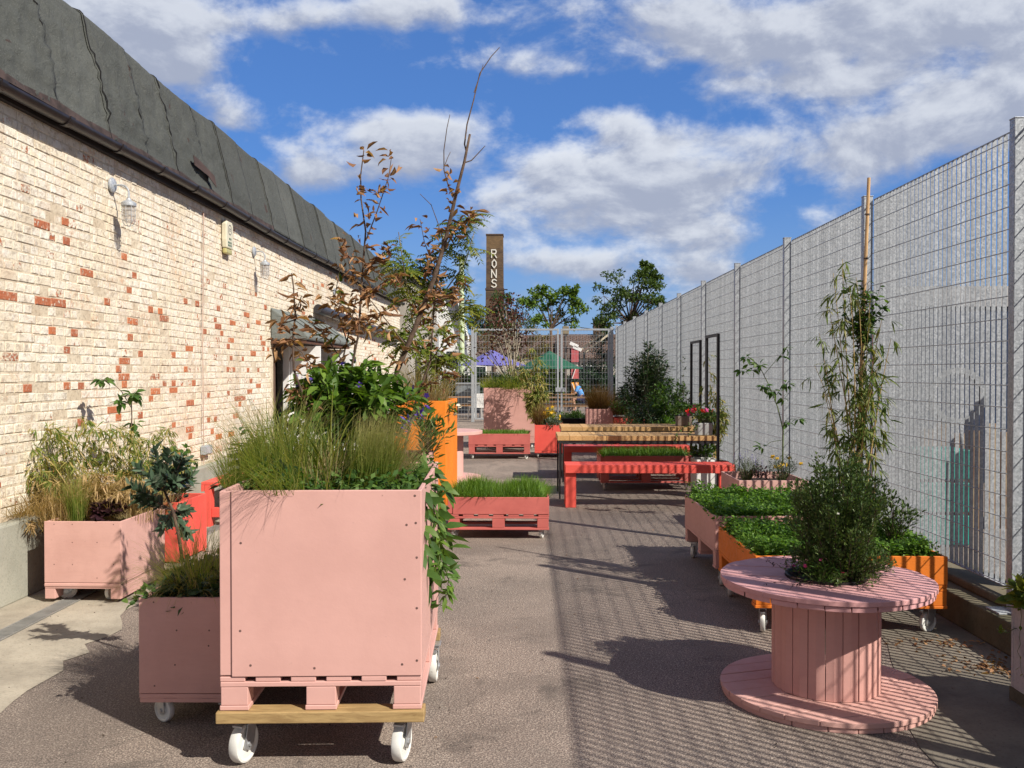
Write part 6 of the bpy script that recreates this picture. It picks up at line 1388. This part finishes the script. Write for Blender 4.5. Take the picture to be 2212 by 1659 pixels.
bamboo('bamboo', 'yellow green bamboo between the fence and the taller black frame', (x,13.2,.33), [(V3(x+g0.uniform(-.08,.08),13.2,.33), V3(x,13.2,.9)+V3(g0.uniform(-.1,.1),0,0), at(px,py,13.2)) for (px,py) in ((1520,830),(1535,800),(1550,860),(1565,880),(1510,870),(1530,890),(1572,920),(1500,900),(1545,840),(1525,760))], LM['bamboo'], 218, L=.10, W=.02, nl=100, sr=.006)
shrub('leafy_shrub', 'leafy sprig growing from the small white box planter at the bench end', 'shrub', (2.37,12.1,.46), .24, .26, 12, 14, .07, .035, LM['mid'], GREENSTEM, 219, dome=.2)
shrub('wheelbarrow_plants', 'low greenery heaped in the wheelbarrow', 'plant', (wp.x,20.5,.56), .38, .20, 40, 24, .06, .022, LM['mid'], GREENSTEM, 220, simple=True, dome=.4)
# ================================================================== background trees and hedges
def tree_bg(label, base, trunk_top, clumps, leafn, L, lm, seed, sm=BARK, tr=.14, csz=.5, name='tree', simple=True, group=None):
    base = Vector(base); t = plant(name, label, 'tree', base, group); b = MB(); tt = Vector(trunk_top)
    b.tube([base, base.lerp(tt,.5)+V3(tr*.5,0,0), tt], [tr, tr*.8, tr*.6], 8); b.build('trunk', sm, t, smooth=True, fix=False); b = MB(); f = Fol(seed); g = f.g
    for (c_, s_) in clumps:
        c_ = np.array(c_); p0 = np.array(tt); m_ = p0*.5+c_*.5 + [0,0,.1]
        b.tube([bez(p0,m_,c_,q) for q in np.linspace(0,1,6)], [tr*.4*(1-.8*q) for q in np.linspace(0,1,6)], 5, cap=False)
        nsub = 5
        for k in range(nsub):
            cc = c_ + g.normal(0,1,3)*s_*.55; n = int(leafn/nsub); d = g.normal(size=(n,3)); d = unit(d)*(g.random((n,1))**.4)*s_*.55*[1,1,.75]
            b.tube([tuple(c_), tuple(cc)], [tr*.08, tr*.03], 4, cap=False)
            f.leaves(cc+d, g.normal(size=(n,3))+d/s_, g.normal(0,.6,(n,3))+[0,0,1.], L*g.uniform(.6,1.2,n), L*.6*g.uniform(.6,1.2,n), .2, .1, simple=simple)
    b.build('limbs', sm, t, smooth=True, fix=False); f.build('crown', lm, t); return t
TM = {'cat': leafmat('catalpa_leaves', [(.06,.12,.016),(.11,.19,.028),(.19,.28,.05)], trans=.35), 'big': leafmat('tree_leaves', [(.03,.06,.012),(.06,.105,.02),(.11,.16,.035)]), 'ever': leafmat('conifer_leaves', [(.012,.03,.014),(.02,.05,.02),(.03,.06,.02)], trans=.1), 'mix': leafmat('autumn_leaves', [(.09,.07,.025),(.16,.13,.05),(.26,.21,.10)])}
def cl_px(lst, Y, seed=0):
    gg = np.random.default_rng(seed); return [(at(px,py,Y+gg.uniform(-.7,.7)), s) for px,py,s in lst]
Yb = 44
tree_bg('light green big leaved tree beyond the gate, between the chimney and the dense tree', (at(1190,900,Yb).x,Yb,0), at(1190,712,Yb), cl_px([(1150,640,.42),(1165,660,.38),(1190,635,.4),(1215,650,.45),(1240,655,.4),(1250,672,.4),(1205,672,.36),(1228,690,.36),(1240,628,.25),(1172,690,.3),(1148,655,.3),(1222,632,.35),(1178,628,.2),(1195,655,.3)],Yb,1), 210, .18, TM['cat'], 301, tr=.10)
tree_bg('dense dark green tree beyond the right end of the gate', (at(1365,900,Yb).x,Yb+1,0), at(1362,700,Yb+1), cl_px([(1305,640,.5),(1320,680,.6),(1345,620,.6),(1370,600,.5),(1395,600,.5),(1385,640,.6),(1415,625,.5),(1405,655,.55),(1360,650,.6),(1340,680,.6),(1375,690,.6),(1310,700,.5),(1400,575,.25),(1415,595,.25),(1425,650,.3),(1390,568,.15),(1330,640,.4),(1420,680,.4)],Yb+1,2), 430, .15, TM['big'], 302, tr=.14)
tree_bg('dark evergreen at the foot of the factory chimney', (at(1065,900,56).x,56,0), at(1065,730,56), cl_px([(1035,690,.7),(1050,675,.7),(1060,700,.8),(1085,680,.6),(1080,705,.8),(1030,705,.5),(1100,690,.5),(1070,665,.4)],56,3), 420, .16, TM['ever'], 303, tr=.15)
tree_bg('mid green feathery tree just right of the factory chimney', (at(1115,900,50).x,50,0), at(1112,740,50), cl_px([(1100,680,.5),(1115,660,.4),(1125,690,.6),(1140,700,.5),(1090,700,.5),(1075,650,.35),(1100,645,.25),(1110,710,.6),(1150,705,.4),(1085,640,.25)],50,4), 260, .13, TM['big'], 304, tr=.1)
tree_bg('sparse autumn brown shrub tree behind the purple parasol', (at(1100,900,47).x,47,0), at(1100,790,47), cl_px([(1020,740,.5),(1050,730,.6),(1080,745,.6),(1110,740,.5),(1140,735,.5),(1160,760,.5),(1060,760,.5),(1180,745,.4),(1100,765,.5),(1030,760,.4)],47,5), 240, .13, TM['mix'], 305, tr=.08, name='shrub_tree')
tree_bg('ivy covered dark hedge tree at the right end of the gate', (at(1300,900,46).x,46,0), at(1300,860,46), cl_px([(1300,740,.6),(1290,770,.7),(1310,780,.7),(1300,810,.8),(1280,830,.7),(1315,850,.7),(1290,860,.7),(1310,720,.5),(1275,800,.5),(1325,810,.6)],46,6), 420, .14, TM['ever'], 306, tr=.1, name='hedge_tree')
tree_bg('pale yellow green shrub between the two parasols', (at(1160,900,45).x,45,0), at(1160,800,45), cl_px([(1140,770,.4),(1165,760,.5),(1185,775,.4),(1150,785,.4),(1175,790,.4)],45,7), 200, .12, leafmat('pale_shrub_leaves', [(.20,.19,.06),(.32,.28,.11),(.42,.36,.18)]), 307, tr=.06, name='shrub_tree')
def hedge(label, x0, x1, Y, z0, z1, n, lm, seed, L=.12, dep=.8, cat='hedge'):
    t = thing('hedge', label, cat, ((x0+x1)/2,Y,0)); f = Fol(seed); g = f.g
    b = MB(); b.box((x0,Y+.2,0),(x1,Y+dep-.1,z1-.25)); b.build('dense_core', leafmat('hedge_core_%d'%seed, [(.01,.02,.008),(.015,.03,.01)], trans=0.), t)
    x = g.uniform(x0,x1,n); z = g.uniform(z0,z1,n)+.12*np.sin(x*3.1+seed); y = Y+g.uniform(-.05,.25,n)+.1*np.sin(x*5+z*4)
    f.leaves(np.stack([x,y,z],1), g.normal(size=(n,3))+[0,-.6,.1], g.normal(0,.6,(n,3))+[0,-.5,1], L*g.uniform(.6,1.2,n), L*.55, .2, .1, simple=True); f.build('foliage', lm, t)
hedge('dark green hedge under the purple parasol beyond the gate', at(955,800,43).x, at(1120,800,43).x, 43, .1, 1.75, 5200, TM['ever'], 311)
hedge('green climbing hedge beyond the gate between the parasols', at(1122,800,43.5).x, at(1222,800,43.5).x, 43.5, .1, 1.9, 3600, TM['big'], 312)
hedge('dark shaded hedge behind the seated person', at(1224,800,44).x, at(1345,800,44).x, 44, .1, 1.6, 3600, TM['ever'], 313)
f = Fol(323); g = f.g; n = 900
cx_ = g.choice([-1.3,-.45,-.9,-3.0,-1.8,1.45,2.4,-.3,.9,1.6], n); cy_ = g.choice([3.7,4.2,5.0,6.3,9.0,7.0,5.7], n)
P = np.stack([cx_+g.normal(0,.35,n), cy_+g.normal(0,.35,n), np.full(n,.006)],1); f.leaves(P, g.normal(size=P.shape)*[1,1,.1], np.array([[0,0,1.]])+g.normal(0,.3,P.shape), .012*g.uniform(.3,1.4,n), .008, .2, .3, simple=True); o = f.build('soil_crumbs', SOIL, None); o['kind']='stuff'; o['label']='spilled crumbs of compost on the ground round the planters'
# leaf litter on the right, weeds and specks on the ground
f = Fol(321); g = f.g; P = []
for (px,py,s,n) in ((2030,1392,.10,20),(2130,1440,.13,60),(2080,1390,.1,16),(2055,1425,.05,6),(2150,1450,.08,26),(1980,1400,.2,12),(1350,1200,.0,0)):
    c_ = gnd(px,py) if n else None
    for _ in range(n): P.append((c_.x+g.normal(0,s), c_.y+g.normal(0,s*.6), .008+g.random()*.012))
P = np.array(P); f.leaves(P, g.normal(size=P.shape)*[1,1,.12], g.normal(0,.35,P.shape)+[0,0,1], .05*g.uniform(.4,1.1,len(P)), .018, .3, .4); o = f.build('leaf_litter', LM['brown'], None); o['kind']='stuff'; o['label']='dead brown leaves scattered on the stained concrete under the fence'
f = Fol(322); g = f.g; n = 150; P = np.stack([g.uniform(-3.4,2.6,n), g.uniform(3.4,20,n), np.full(n,.006)],1); f.leaves(P, g.normal(size=P.shape)*[1,1,.05], np.array([[0,0,1.]])+g.normal(0,.2,P.shape), .03*g.uniform(.3,1.1,n), .010, .2, .3); o = f.build('leaf_litter', LM['brown'], None); o['kind']='stuff'; o['label']='scattered specks of dry leaf over the asphalt'
scene.render.engine = 'CYCLES'
